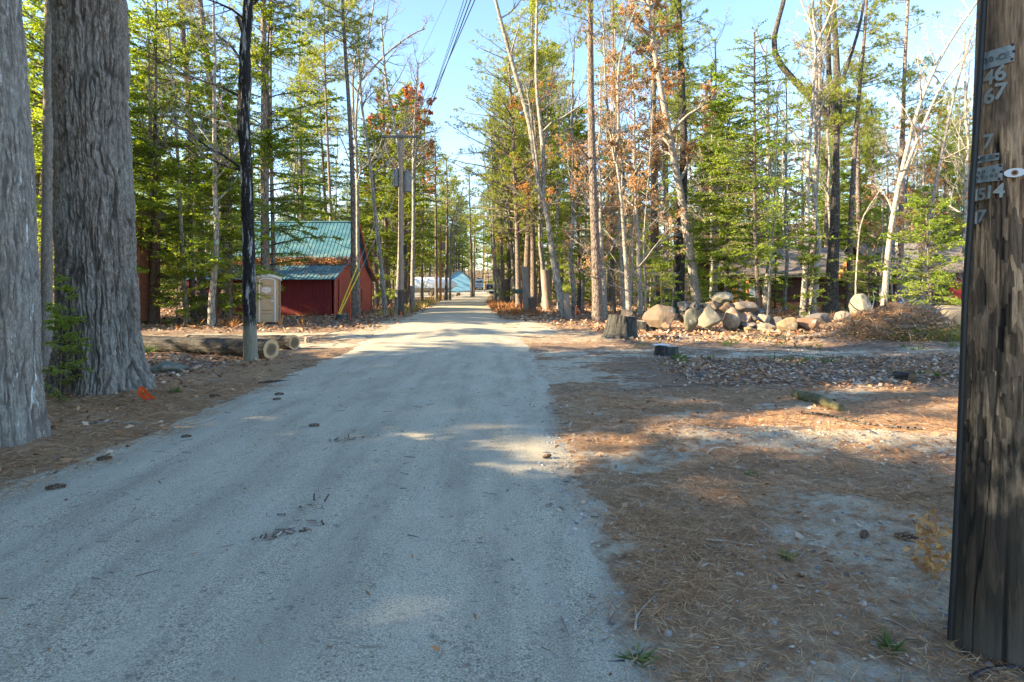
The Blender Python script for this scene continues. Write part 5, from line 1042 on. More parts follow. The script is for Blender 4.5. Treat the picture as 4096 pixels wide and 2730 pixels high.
# ---- swing set, tank, tarp, flags, ribbon, stakes
sw = empty('swing_set', (GX(2600, 37), 37, 0), 'wooden swing set with yellow chains between the trees behind the heap', 'swing set')
b = MB(); b.box((0, 0, 2.42), (3.2, .14, .16)); b.build('beam', M['crossarm_pale'], sw)
for s in (-1.5, 1.5):
    b = MB(); b.tube([(s-.3, -.6, 0), (s, 0, 2.4)], .05, 6); b.tube([(s+.2, .6, 0), (s, 0, 2.4)], .05, 6); b.build('leg', M['snag'], sw)
for s in (.1, .62):
    b = MB(); b.tube([(s, 0, 2.3), (s+.03, 0, 1.2), (s+.12, -.03, .45), (s+.22, -.05, .35)], .028, 6); b.build('swing_rope', M['yellow'], sw)
b = MB(); b.tube([(-1.0, 0, .52), (-.8, 0, .42), (-.6, 0, .5)], .04, 6); b.build('swing_seat', M['yellow'], sw)
gb = MB(); gb.box((1.5, .6, .7), (.7, .6, 1.5)); gb.build('slide_panel', M['mailbox'], sw)
tkY = 18.5; tn = empty('plastic_tank', (GX(3812, tkY), tkY, hz(GX(3812, tkY), tkY)-.05), 'beige ribbed plastic tank lying beyond the brush heap, beside the near pole', 'tank')
b = MB(); th = np.linspace(0, 2*math.pi, 36, endpoint=False)
def sup(a, rx, rz): c, s = math.cos(a), math.sin(a); return (rx*abs(c)**.6*np.sign(c), rz*abs(s)**.6*np.sign(s))
rngs = []
for y, f_ in ((-.62, .0), (-.62, .55), (-.60, .86), (-.52, .98), (-.30, 1.0), (-.28, 1.05), (-.16, 1.05), (-.14, 1.0), (.3, 1.0), (.32, 1.05), (.44, 1.05), (.46, 1.0), (.9, .95), (1.0, .5)):
    rngs.append([(sup(a, .52*f_, .50*f_)[0], y, .50+sup(a, .5*f_, .48*f_)[1]) for a in th])
V = np.array(rngs); i = np.arange(V.shape[0]*36).reshape(-1, 36); nx_ = np.roll(i, -1, 1); b.add(V, np.stack([i[:-1], nx_[:-1], nx_[1:], i[1:]], -1)); b.build('shell', M['tank'], tn, True)
b = MB(); 
for rr_ in (.075, .10): b.tube([(.10+rr_*math.cos(a), -.632, .62+rr_*1.15*math.sin(a)) for a in np.linspace(0, 2*math.pi, 24)], .008, 5)
b.tube([(.04, -.632, .62), (.10, -.632, .66), (.16, -.632, .60)], .008, 5); b.build('moulded_emblem', M['tan_groove'], tn)
b = MB(); b.tube([(.3, -.1, .98), (.3, -.1, 1.05)], .12, 14); b.build('lid', M['tank'], tn, True); tn.rotation_euler = (0, 0, R(-8))
def ribbonmesh(path, w_, mat, name, label, cat):
    b = MB(); P = np.array(path, float); n = len(P); V = []
    for i, p in enumerate(P): d = np.array([math.sin(i*1.1), math.cos(i*1.3)*.4, math.cos(i*.9)]); d /= np.linalg.norm(d); V += [p-d*w_/2, p+d*w_/2]
    b.poly(V, [(2*i, 2*i+1, 2*i+3, 2*i+2) for i in range(n-1)]); o = b.build(name, M[mat]); return tag(o, label, cat)
x, y, z = GP(600, 1600)
fl = empty('flagging_tape', (x, y, z), 'crumpled orange flagging tape with a blue tip at the foot of the furrowed pine', 'flagging tape'); o3 = np.array([x, y, z]); kf = y/F
def rp(pts, w_, mat, nm_):
    b = MB(); n = len(pts); V = []
    for i, (a, c, dy, wd) in enumerate(pts):
        p = np.array([(a-600)*kf, dy, (1600-c)*kf+.012]); j = min(i+1, n-1); h_ = max(i-1, 0); d = np.array([(pts[j][1]-pts[h_][1]), .0, (pts[j][0]-pts[h_][0])], float); d /= np.linalg.norm(d)+1e-6; V += [p-d*wd*kf/2, p+d*wd*kf/2+np.array([0, -.012, 0])]
    b.poly(V, [(2*i, 2*i+1, 2*i+3, 2*i+2) for i in range(n-1)]); b.build(nm_, M[mat], fl)
rp([(566, 1592, .0, 8), (563, 1575, -.02, 16), (572, 1553, -.03, 18), (582, 1556, -.03, 14), (590, 1580, -.01, 16), (605, 1592, 0, 16), (626, 1606, .01, 8)], 1, 'orangep', 'tape'); rp([(566, 1572, -.03, 12), (580, 1586, -.05, 18), (600, 1600, -.05, 15), (614, 1610, -.04, 9)], 1, 'orangep', 'tape')
rp([(606, 1600, -.03, 9), (622, 1610, -.04, 8), (640, 1617, -.04, 4)], 1, 'bluep', 'tape_tip')
def stake(px, pyb, pyt, Y, mat, label, r_=.012, flag=None):
    x = GX(px, Y); g = hz(x, Y); root = empty('marker_stake', (x, Y, g), label, 'stake'); h_ = (pyb-pyt)/F*Y; b = MB(); b.box((0, 0, h_/2), (r_*2, r_*2, h_)); b.build('stick', M[mat if not flag else 'snag'], root)
    if flag: b = MB(); b.ext([(-.03, -.02, h_*.35), (.03, -.02, h_*.3), (.05, -.02, h_*.98), (-.02, -.02, h_)], (0, .012, 0)); b.build('flag', M[flag], root)
stake(1403, 1265, 1120, 31, 'orangep', 'tall thin orange marker stake before the shed gable'); stake(2302, 1264, 1213, 30, 'snag', 'orange flagged stake right of the big forked hardwood', .015, 'orangep'); stake(2318, 1244, 1226, 34, 'snag', 'smaller orange flagged stake behind the other one', .012, 'orangep')
b = MB(); b.tube([(-.02, -.12, 1.75), (.1, -.13, 1.7), (.12, -.12, 1.55)], .04, 6); b.tube([(0, -.12, 1.72), (-.06, -.13, 1.88)], .03, 6); o = b.build('ribbon', M['pink'], None, True); o.location = (GX(2622, 35.8), 35.8, hz(GX(2617, 36), 36)-.1); tag(o, 'pink ribbon tied on the thin pale snag', 'ribbon')
b = MB(); V = [PX(x, y_, Y) for x, y_, Y in ((3574, 1250, 24), (3580, 1216, 24), (3604, 1206, 24.6), (3632, 1222, 24.2), (3650, 1262, 24), (3600, 1228, 23.6), (3580, 1262, 25.4), (3640, 1262, 25.6))]
b.poly(V, [(0, 1, 5), (1, 2, 5), (2, 3, 5), (3, 4, 5), (0, 5, 4), (1, 6, 2), (2, 6, 7), (2, 7, 3), (3, 7, 4), (0, 6, 1)]); tag(b.build('tarp', M['tarp']), 'blue tarpaulin heaped behind the brush heap', 'tarpaulin')
b = MB(); x = GX(3705, 27); b.box((x, 27, .38), (.95, .5, .34), .1); tag(b.build('white_crate', M['white']), 'low white box behind the thin trunks right of the blue tarpaulin', 'box')

# ---- brush heap: roots, branches, soil
hx, hy = GX(3585, 17.2), 17.2; hg = hz(hx, hy)-.35
hp_ = empty('brush_heap', (hx, hy, hg), 'dark heap of torn roots, branches and soil in the clearing on the right', 'brush heap')
import bmesh
bm = bmesh.new(); bmesh.ops.create_icosphere(bm, subdivisions=5, radius=1)
for v in bm.verts: p = v.co.copy(); k = 1+.25*mnoise.fractal(p*1.8, 1, 2, 5)+.06*mnoise.noise(p*9); v.co = Vector((p.x*1.5*k, p.y*.8*k, max(p.z, -.3)*.95*k))
me = bpy.data.meshes.new('soil_mound'); bm.to_mesh(me); bm.free(); me.materials.append(M['soil']); o = bpy.data.objects.new('soil_mound', me); COL.objects.link(o); o.parent = hp_; o.location = (.05, 0, .1)
rb_ = np.random.default_rng(12); n = 260; th = rb_.uniform(0, 6.28, n); ph = rb_.uniform(.05, 1.5, n); P = np.stack([1.45*np.cos(th)*np.sin(ph), -abs(np.sin(th))*.75*np.sin(ph), .75*np.cos(ph)+.1], -1); D = rb_.normal(0, 1, (n, 3))*[1, .5, .35]
p_, r_ = grow(rb_, P, D, rb_.uniform(.25, 1.0, n), rb_.uniform(.006, .035, n), .3, 6, .28, 0); b = MB(); b.tubes(p_, r_, 6); b.build('roots', [M['stick']], hp_, True, True)
n = 900; th = rb_.uniform(0, 6.28, n); ph = rb_.uniform(.3, 1.6, n); P = np.stack([1.7*np.cos(th)*np.sin(ph), -abs(np.sin(th))*.85*np.sin(ph), .7*np.cos(ph)+.12], -1); p_, r_ = grow(rb_, P, rb_.normal(0, 1, (n, 3)), rb_.uniform(.1, .5, n), np.full(n, .005), .4, 3, .3, 0); b = MB(); b.tubes(p_, r_, 3); b.build('twigs', [M['stick']], hp_)
n = 1500; th = rb_.uniform(0, 6.28, n); ph = rb_.uniform(.9, 1.7, n); P = np.stack([1.9*np.cos(th)*np.sin(ph)+.3, -abs(np.sin(th))*1.0*np.sin(ph), .55*np.cos(ph)+.12], -1); D = nrm(rb_.normal(0, 1, (n, 3)))*.14; b = MB(); b.leaves(P, D, perp(rb_, D)*.012); b.build('green_sprigs', M['pineneedle'], hp_)
n = 2200; th = rb_.uniform(0, 6.28, n); ph = rb_.uniform(.1, 1.75, n); P = np.stack([1.9*np.cos(th)*np.sin(ph)-.1, -abs(np.sin(th))*.95*np.sin(ph), .82*np.cos(ph)+.14+rb_.random(n)*.06], -1); D = nrm(rb_.normal(0, 1, (n, 3))*[1, 1, .5])*rb_.uniform(.06, .22, (n, 1)); b = MB(); b.leaves(P, D, perp(rb_, D)*.014); b.build('dry_debris', M['needles'], hp_)
# ------------------------------------------------------------------ forest fill: every tree a thing with trunk and crown
random.seed(11)
occ = [(bx_[0]) for bx_ in []]
placed = []
def ok(x, y, dmin=1.6):
    if abs(x-float(xc(y))) < float(hw(y))+(1.8 if y < 60 else 1.5): return False
    if -21.5 < x < -8.8 and 33 < y < 48.5: return False
    if -16 < x < -7.2 and 124 < y < 141: return False
    if -18.5 < x < -8.5 and 101 < y < 109: return False
    if 15.5 < x < 29 and 42.5 < y < 54: return False
    if 28 < x < 45 and 49 < y < 57.5: return False
    if abs(x-GX(1915, y)) < 4.5 and 142 < y < 160: return False
    if 50 < y < 128 and 1652 < x/y*F+2048 < 1905: return False
    if y < 75 and 1675 < x/y*F+2048 < 1850: return False
    for a, b in placed:
        if (a-x)**2+(b-y)**2 < dmin*dmin: return False
    return True
def fill(n, xr, yr, keys, label, group, cond=None, sc=(.85, 1.2), dmin=1.6, tries=60):
    """scatter n trees of the given kinds; labels by kind"""
    for _ in range(n):
        for _t in range(tries):
            x = random.uniform(*xr); y = random.uniform(*yr)
            if (cond is None or cond(x, y)) and ok(x, y, dmin): break
        else: continue
        placed.append((x, y)); key = random.choice(keys); kind = PROTO[key][0]
        nm = {'hemlock': 'feathery hemlock', 'pine': 'tall pine', 'bare': 'bare hardwood', 'beech': 'copper leaved beech', 'oak': 'orange leaved oak', 'redoak': 'dull red leaved oak'}[kind]
        if key == 'hemS': nm = 'hemlock sapling'
        if key == 'beechB': nm = 'low copper leaved beech sapling'
        put(key, x, y, random.uniform(*sc), None, nm+' '+label, nm+'s '+group, random.uniform(.92, 1.1))
inv = lambda m: (lambda x, y: abs(x) < .86*y+m)
# left woods
fill(25, (-38, -9), (25, 34), ['hemA', 'hemB', 'hemA', 'hemB', 'hemS', 'bareA'], 'in the dense woods left of the road near the shed', 'in the near left woods', lambda x, y: x < -12.0 and abs(x) < .86*y+3 and not (-12.5 < x < -10.2 and y < 33), dmin=2.2)
fill(42, (-60, -9), (46, 74), ['hemA', 'hemC', 'hemC', 'hemA', 'pineB', 'bareA', 'bareB', 'bareC'], 'in the woods behind the red shed', 'behind the shed', inv(4), dmin=2.6)
for x, y, s in ((-13.3, 17.6, .8), (-18.5, 23.5, 1.0), (-13.2, 26.5, .8)): put('hemA', x, y, s, None, 'feathery hemlock whose low sprays hang beside the furrowed pine', 'hemlocks just behind the furrowed pine')
put('hemB', GX(930, 26.5), 26.5, .8, 1.2, 'hemlock with bright low sprays left of the portable toilet', 'x')['group'] = ''
put('hemS', GX(235, 7.9), 7.9, .40, 2.0, 'small green hemlock sapling between the two near pine boles', '')
for x, y, s in ((-5.35, 4.25, .56), (-5.7, 4.85, .55)): put('hemS', x, y, s, 1., 'unseen hemlock sapling added left of the view to shade the road edge', 'saplings outside the view')  # unseen blockers added to shade the road but not the shoulder
for i, (px_, Y_, s_) in enumerate(((1180, 30.5, .75), (1260, 31.5, .7))): put('hemC', GX(px_, Y_)-.0, Y_, s_, 1.0+i*2, 'hemlock hanging its boughs across the front of the shed roof', 'hemlocks before the shed roof') if False else None
fill(16, (-22, -8.5), (48, 90), ['hemA', 'bareA', 'bareC', 'pineB'], 'along the left verge beyond the first utility pole', 'left verge beyond the pole', lambda x, y: x > -.20*y-3, dmin=2.2)
# right woods
fill(12, (3, 26), (27, 40), ['hemB', 'beechB', 'beechB', 'bareC', 'hemS', 'hemS'], 'in the thin woods behind the boulder heap', 'behind the boulder heap', lambda x, y: x > 1.2+(y-27)*.05 and x < .80*y, dmin=2.0)
fill(14, (14, 38), (26, 46), ['hemS', 'hemS', 'bareC', 'bareA', 'beechB', 'hemS'], 'in the thin woods around the brown cabin', 'around the cabin', lambda x, y: y > 28 and .45*y < x < .86*y+3, dmin=2.2)
fill(72, (-2, 62), (40, 76), ['bareA', 'bareB', 'bareC', 'beechA', 'pineA', 'pineA', 'bareC', 'hemC', 'hemA', 'pineB', 'beechB', 'oakA'], 'in the mixed woods right of the road', 'in the right woods', inv(2), dmin=2.6)
for px_, y, s in ((3500, 43, .7), (3680, 40, .7), (3100, 42, .55)): put('hemB', GX(px_, y), y, s, None, 'hemlock in front of the houses behind the right hand clearing', 'hemlocks in front of the right hand houses')
fill(26, (12, 70), (52, 90), ['hemC', 'hemA', 'pineB', 'hemC', 'bareB'], 'deep in the woods behind the right hand houses', 'behind the right hand houses', lambda x, y: .30*y < x < .84*y, sc=(1.1, 1.4), dmin=2.6)
# far woods
fill(22, (-24, -6), (48, 118), ['pineB', 'hemC', 'pineA', 'bareC', 'hemC'], 'close along the left side of the far road', 'left of the far road', lambda x, y: xc(y)-9 < x < xc(y)-3.6, sc=(1.15, 1.5), dmin=2.4)
fill(26, (-6, 6), (44, 118), ['pineB', 'hemC', 'pineB', 'bareA', 'bareC', 'hemA'], 'close along the right side of the far road', 'right of the far road', lambda x, y: xc(y)+3.4 < x < xc(y)+9, sc=(1.1, 1.45), dmin=2.4)
fill(16, (-30, -8.5), (142, 156), ['hemC', 'hemA', 'pineB'], 'right behind the blue house', 'behind the blue house', None, sc=(1.1, 1.4), dmin=2.2)
fill(34, (-34, 30), (158, 190), ['hemC', 'hemA', 'pineB'], 'beyond the bend of the road', 'beyond the road bend', lambda x, y: abs(x+4) < 34, sc=(1.1, 1.5), dmin=2.5)
fill(170, (-130, 130), (76, 150), ['pineA', 'pineB', 'hemC', 'bareA', 'bareB', 'bareC', 'hemA', 'hemC', 'bareA', 'beechA'], 'standing in the far woods', 'in the far woods', inv(3), sc=(.9, 1.2), dmin=3.4)
fill(170, (-190, 190), (150, 240), ['pineA', 'pineB', 'hemC', 'hemC', 'pineB', 'bareB', 'hemA'], 'at the very back of the woods', 'at the back of the woods', lambda x, y: abs(x) < .8*y and (abs(x+3) > 0), sc=(1., 1.3), dmin=4)
for x, y, s in ((GX(1640, 56), 56, 1.3), (GX(1560, 60), 60, 1.3), (GX(1620, 66), 66, 1.35)): put('oakR', x, y, s, None, 'dull red leaved oak beyond the first pole crossarm', 'red leaved oaks beyond the crossarm')
for x, y, s in ((GX(3720, 47), 47, 1.0), (GX(3620, 58), 58, 1.1)): put('oakA', x, y, s, None, 'orange leaved oak behind the leaning white trunks', 'orange oaks behind the white trunks')
for px_, y, s in ((2420, 31, 1.), (2560, 33.5, 1.1), (2660, 38, 1.15), (2860, 41, 1.1), (2330, 38, .9)): put('beechA', GX(px_, y), y, s, None, 'copper leaved beech between the lit pine and the leaning beech', 'copper beeches between the pine and the leaning beech')
for px_, y, s in ((2900, 34, .8), (2850, 48, 1.3), (2640, 46, 1.0)): put('hemA', GX(px_, y), y, s, None, 'hemlock behind the boulder heap beside the feathery young one', 'hemlocks behind the boulder heap')
# unseen trees added left of the view to throw shade across the road

for i, (x, y, k, s) in enumerate(SHADE_TREES): o_ = put(k, x, y, s, (i*2.4) % 6.28, 'unseen tree added left of the view to shade the road', 'trees outside the view on the left'); o_.scale = (s, s, s*(.5 if k == 'hemB' else 1))
for k, (kind, root) in list(PROTO.items()):
    if k not in USED:
        for c in list(root.children): bpy.data.objects.remove(c)
        bpy.data.objects.remove(root)

# ------------------------------------------------------------------ ground litter
rl = np.random.default_rng(42)
def flat(n, xs, ys, keep, name, mat, L, w, lift=.004, tilt=.12, label=None, cat=None, curl=False):
    x = rl.uniform(*xs, n); y = rl.uniform(*ys, n)
    k = rl.random(n) < keep(x, y); x = x[k]; y = y[k]; n = len(x)
    z = surf(x, y)+lift*(.5+rl.random(n)); a = rl.random(n)*6.283; l = L*rl.uniform(.5, 1.25, n)
    D = np.stack([np.cos(a), np.sin(a), rl.normal(0, tilt, n)], -1)*l[:, None]; up = np.array([[0, 0, 1.]])+rl.normal(0, tilt*2 if curl else .3, (n, 3)); Wv = nrm(np.cross(D, up))*(w*rl.uniform(.7, 1.3, n))[:, None]
    z0 = np.maximum(0, -D[:, 2]); P = np.stack([x, y, z+z0], -1); return P, D, Wv
def emit(parts, name, mat, label, cat):
    b = MB()
    for P, D, Wv in parts: b.leaves(P, D, Wv)
    return tag(b.build(name, M[mat]), label, cat, kind='stuff')
clump = lambda x, y: ss(.35, .62, fbm(x*2.2, y*3.5, 3, 55))
off = lambda x, y: ss(-.30, .35, np.abs(x-xc(y))-hw(y)+(vn(x*2.5, y*2.5, 4)-.5)*.5)
ndk = lambda x, y: off(x, y)*np.clip(zone(x, y, 1)*1.1-zone(x, y, 0)*.55, .03, 1)*(.35+.65*clump(x, y))
emit([flat(100000, (.0, 4.6), (1.9, 4.5), ndk, '', '', .085, .0016, .02), flat(75000, (0, 7.5), (4.2, 9), ndk, '', '', .10, .0024, .018), flat(40000, (0, 10), (9, 17), ndk, '', '', .14, .0045)], 'pine_needle_litter', 'needles', 'layer of fallen rusty pine needles on the shoulder right of the road', 'pine needles')
emit([flat(60000, (-7.5, -3.3), (3.5, 9.5), ndk, '', '', .11, .0026), flat(26000, (-13, -3.4), (9, 18), ndk, '', '', .15, .005)], 'pine_needle_litter', 'needles', 'layer of fallen rusty pine needles left of the road', 'pine needles')
lk = lambda x, y: off(x, y)*np.clip(zone(x, y, 2)*1.2-zone(x, y, 0)*.5, .0, 1)*(.15+.85*clump(x*.7, y*.7)*clump(x*1.9+5, y*1.9))
emit([flat(15000, (1.4, 13), (8.6, 14.2), lk, '', '', .085, .024, .02, .4, curl=True), flat(9000, (-14, -3.5), (8.4, 14.5), lk, '', '', .10, .030, .02, .35, curl=True),
      flat(900, (-3.5, .4), (2.2, 14), lambda x, y: .3+.7*ss(.5, .62, fbm(x*1.2, y*.6, 3, 81)), '', '', .035, .007, .006, .25, curl=True), flat(1500, (.2, 6), (3, 9), lambda x, y: off(x, y)*.6, '', '', .07, .02, .01, .25, curl=True), flat(420, (-7, -3.6), (4, 9), lambda x, y: off(x, y), '', '', .08, .022, .01, .25, curl=True)], 'leaf_litter', 'leaflit', 'brown dry leaves strewn over the ground near the logs and on the right bank', 'dry leaves')
emit([flat(50000, (-40, 40), (21, 60), lambda x, y: off(x, y)*np.clip(zone(x, y, 2)-zone(x, y, 0), 0, 1)*(np.abs(x) < .88*y+2), '', '', .16, .06, .03, .3, curl=True), flat(12000, (3, 15), (16.8, 24), lambda x, y: off(x, y)*.8*clump(x, y), '', '', .13, .045, .02, .35, curl=True)], 'leaf_litter', 'leaflit', 'brown leaf litter over the forest floor farther back', 'dry leaves')
emit([flat(1400, (.3, 7), (2.2, 9), off, '', '', .035, .006), flat(700, (-7, 0), (3.5, 9), lambda x, y: np.ones_like(x)*.25, '', '', .03, .005), flat(900, (3, 13), (9, 15), off, '', '', .09, .015, .02, .2)], 'wood_chips', 'chips', 'pale wood chips scattered on the shoulders', 'wood chips')
def stones(n, xs, ys, keep, s0, s1, name, label, cat='pebbles'):
    x = rl.uniform(*xs, n); y = rl.uniform(*ys, n); k = rl.random(n) < keep(x, y); x = x[k]; y = y[k]; n = len(x); z = surf(x, y)
    s_ = s0*(s1/s0)**(rl.random(n)**2.2); base = np.array([(1, 0, 0), (.5, .87, 0), (-.5, .87, 0), (-1, 0, 0), (-.5, -.87, 0), (.5, -.87, 0)]); a = rl.random(n)*6.28
    V = np.zeros((n, 14, 3))
    for j in range(6):
        jj = 1+.35*(rl.random(n)-.5); ca, sa = np.cos(a), np.sin(a); bx, by = base[j, 0]*jj, base[j, 1]*jj*.72
        for lv, (f_, h_) in enumerate(((1., .0), (.72, .5))): V[:, j+6*lv] = np.stack([x+s_*f_*(bx*ca-by*sa), y+s_*f_*(bx*sa+by*ca), z+s_*h_-s_*.1], -1)
    V[:, 12] = np.stack([x, y, z+s_*.58], -1); V[:, 13] = V[:, 12]
    Q = [(j, (j+1) % 6, 6+(j+1) % 6, 6+j) for j in range(6)]+[(6+j, 6+(j+1) % 6, 6+(j+2) % 6, 12) for j in (0, 2, 4)]
    Q = np.array(Q)[None]+(np.arange(n)*14)[:, None, None]; b = MB(); b.add(V, Q.reshape(-1, 4)); return tag(b.build(name, M['pebble'], None, True), label, cat, kind='stuff')
pk = lambda x, y: off(x, y)*np.clip(np.exp(-((x-2.5)/.85)**2-((y-3.0)/.9)**2)*1.3+.9*np.exp(-((y-(6.3-.14*x))/.45)**2)*ss(1, 2.2, x)+.10+.8*np.exp(-((x-xc(y)-hw(y))/.22)**2), 0, 1)
stones(16000, (.1, 5.5), (1.9, 8), pk, .004, .024, 'pebbles', 'grey pebbles in the shoulder by the near pole')
stones(5000, (-4, 1), (1.9, 10), lambda x, y: .5+0*x, .003, .009, 'road_pebbles', 'small loose stones on the gravel road')
# small sticks as stuff, larger ones as things
def sticks(n, xs, ys, L, r_, keep):
    x = rl.uniform(*xs, n); y = rl.uniform(*ys, n); k = rl.random(n) < keep(x, y); x = x[k]; y = y[k]; n = len(x); a = rl.random(n)*6.28
    p, r2 = grow(rl, np.stack([x, y, surf(x, y)+r_+.004], -1), np.stack([np.cos(a), np.sin(a), 0*a], -1), L*rl.uniform(.4, 1.2, n), np.full(n, r_), .5, 3, .10, 0); p[:, :, 2] = surf(p[:, :, 0], p[:, :, 1])+r_+.004; return p, r2
b = MB()
for a_ in (sticks(420, (.1, 7), (2.2, 9), .16, .0035, off), sticks(380, (-7, .2), (2.3, 9), .10, .003, lambda x, y: .5+0*x), sticks(500, (1.5, 13), (8.6, 16), .45, .007, off), sticks(350, (-14, -3.6), (8, 20), .4, .007, off), sticks(700, (-30, 30), (20, 45), .9, .012, off)): b.tubes(*a_, 4)
tag(b.build('twig_litter', M['stick']), 'thin dry twigs strewn over the ground', 'twigs', kind='stuff')
def stick(pts, r_, label, mat='stick_pale', name='stick'):
    P = np.array([GP(*p) for p in pts]); P[:, 2] += r_+.004; q_, rr, _ = smoothpath(P, [r_]*len(P), 14); b = MB(); b.tube(q_, np.linspace(r_, r_*.7, 14), 7); return tag(b.build(name, M[mat], None, True), label, 'stick')
stick([(2541, 2525), (2545, 2475), (2580, 2430), (2632, 2382)], .006, 'curved bleached stick lying on the needles in the right foreground')
stick([(2824, 2165), (2900, 2172), (3010, 2190)], .007, 'straight pale stick with a lichened end on the needles at right')
stick([(2335, 2590), (2350, 2640), (2420, 2660), (2500, 2650)], .005, 'thin bent dark twig by the little green tuft', 'bark_dark')
stick([(2318, 2468), (2400, 2460), (2450, 2415)], .005, 'forked grey twig at the road edge, left of the curved bleached stick', 'twig')
stick([(3035, 1848), (3120, 1852), (3212, 1848)], .009, 'grey stick at the shaded edge of the sunlit strip', 'twig')
stick([(2828, 1818), (2850, 1800), (2888, 1797)], .010, 'small curved pale stick left of the grey one near the sunlit strip')
stick([(330, 2605), (410, 2600), (495, 2598)], .011, 'thicker broken stick at the bottom left of the road', 'bark_dark'); stick([(328, 2612), (400, 2612), (455, 2612)], .007, 'thinner stick lying against the thicker broken one on the road', 'snag_dark')
stick([(1035, 1538), (1080, 1532), (1130, 1530), (1180, 1530), (1222, 1538)], .018, 'dark branch lying along the left edge of the road', 'bark_dark')
stick([(3205, 1655), (3300, 1665), (3400, 1690), (3520, 1712), (3690, 1722)], .016, 'long dark branch across the right bank before the sunlit strip', 'bark_dark'); stick([(3400, 1690), (3440, 1712), (3500, 1738)], .010, 'short dark fork beside the long dark branch', 'bark_dark')
stick([(300, 1700), (420, 1695), (560, 1702)], .012, 'grey fallen stick between the two near pines and the road', 'twig')
stick([(1390, 2250), (1430, 2235), (1480, 2226)], .006, 'pale split twig on the gravel road centre left'); stick([(615, 2340), (650, 2318), (690, 2300)], .005, 'thin pale twig on the road left of the middle')
x, y, z = GP(3275, 1612); q_ = np.array([GP(3180, 1590), GP(3275, 1612), GP(3368, 1650)]); q_[:, 2] += .045; P, rr, L_ = smoothpath(q_, [.06, .075, .04], 20); b = MB(); b.tube(P, rr, 12); tag(b.build('log', plain('mossy_bark', (.12, .115, .06), .95, 0, .5, 20, bump=.8), None, True), 'mossy rotten log piece among leaves above the sunlit strip', 'log')
# pine cones
cone = MB()
for i in range(9):
    for j in range(7):
        a = j*.897+i*2.4; z = -.04+i*.0095; r_ = .014*math.sin(.35+i*.30)+.004; c, s = math.cos(a), math.sin(a); cone.poly([(z, c*r_*.3, s*r_*.3+.014), (z+.008, c*r_-s*.005, s*r_+c*.005+.014), (z+.016, c*r_*1.25, s*r_*1.25+.014), (z+.008, c*r_+s*.005, s*r_-c*.005+.014)], [(0, 1, 2, 3)])
c0 = cone.build('pine_cone', M['cone'], link=False)
for i, (px_, py_, rz_, s_, lab) in enumerate(((216, 1985, .4, 1.5, 'pine cone on the road edge at far left'), (413, 1858, .1, 1.5, 'pine cone among needles at the left road edge'), (742, 1770, .2, 1.1, 'small round pine cone on the road, left part'), (1253, 1738, .3, 1.25, 'pine cone on the road above the middle'), (1114, 1596, .1, 1.4, 'long pine cone on the road edge below the dark branch'), (1105, 1617, .5, 1.2, 'round pine cone close below the long one'), (855, 1590, 0, 1.6, 'pine cone beside bark bits in the left needles'), (3620, 2160, -.5, 1.5, 'long pine cone in the needles left of the near pole'), (2185, 1848, .8, 1.2, 'reddish pine cone at the right road edge'), (3455, 2150, .9, 1.2, 'dark open pine cone in the needles, right'))):
    o = c0.copy(); COL.objects.link(o); x, y, z = GP(px_, py_); o.location = (x, y, float(surf(np.array([x]), np.array([y]))[0])); o.scale = (s_, s_, s_*.9); o.rotation_euler = (0, 0, rz_); tag(o, lab, 'pine cone', 'pine cones on the ground')
bpy.data.objects.remove(c0)
# little heaps of bark crumbs on the road
for px_, py_, n_, lab in ((1140, 2190, 46, 'small heap of bark crumbs and twig bits on the road, lower middle'), (1380, 1795, 26, 'patch of needles and bark bits on the upper middle of the road'), (1210, 2085, 14, 'few wood splinters on the road above the crumb heap')):
    x, y, z = GP(px_, py_); a = rl.normal(0, 1, n_); P = np.stack([x+a*.07+rl.normal(0, .03, n_), y+a*.05+rl.normal(0, .04, n_), 0*a], -1); P[:, 2] = surf(P[:, 0], P[:, 1])+.004+rl.random(n_)*.012; D = np.stack([rl.normal(0, 1, n_), rl.normal(0, 1, n_), rl.normal(0, .3, n_)], -1); p_, r_ = grow(rl, P, D, rl.uniform(.02, .07, n_), rl.uniform(.003, .008, n_), .7, 2, .1, 0); b = MB(); b.tubes(p_-np.array([x, y, z]), r_, 5); o = b.build('bark_crumbs', M['stick']); o.location = (x, y, z); tag(o, lab, 'debris')
# ferns, verge grass, green tufts
def tufts(n, xs, ys, keep, h_, w_, per, name, mat, label, cat, spread=.6, parts=None):
    x = rl.uniform(*xs, n); y = rl.uniform(*ys, n); k = rl.random(n) < keep(x, y); x = x[k]; y = y[k]; n = len(x); ix = np.repeat(np.arange(n), per); m_ = len(ix)
    P = np.stack([x[ix]+rl.normal(0, .04, m_), y[ix]+rl.normal(0, .04, m_), surf(x[ix], y[ix])], -1); D = np.stack([rl.normal(0, spread, m_), rl.normal(0, spread, m_), np.ones(m_)], -1); D = nrm(D)*(h_*rl.uniform(.5, 1.2, m_))[:, None]; b = MB(); b.leaves(P, D, perp(rl, D)*w_); return tag(b.build(name, M[mat]), label, cat, kind='stuff')
rr_ = lambda a, b_, c, d: (lambda x, y: ((x > GX(a, y)) & (x < GX(b_, y)))*1.)
tufts(1100, (-8, 4), (33, 66), lambda x, y: ((x-xc(y) > hw(y)+.25) & (x-xc(y) < hw(y)+2.8))*.9, .55, .03, 9, 'dead_ferns', 'fern', 'rusty dead ferns along the right verge', 'ferns', 1.0)
tufts(1300, (-14, -5), (34, 100), lambda x, y: ((xc(y)-x > hw(y)+.4) & (xc(y)-x < hw(y)+2.6))*.8, .45, .022, 10, 'verge_grass', 'grass', 'dry tan grass along the left verge near the boat', 'grass', .5)
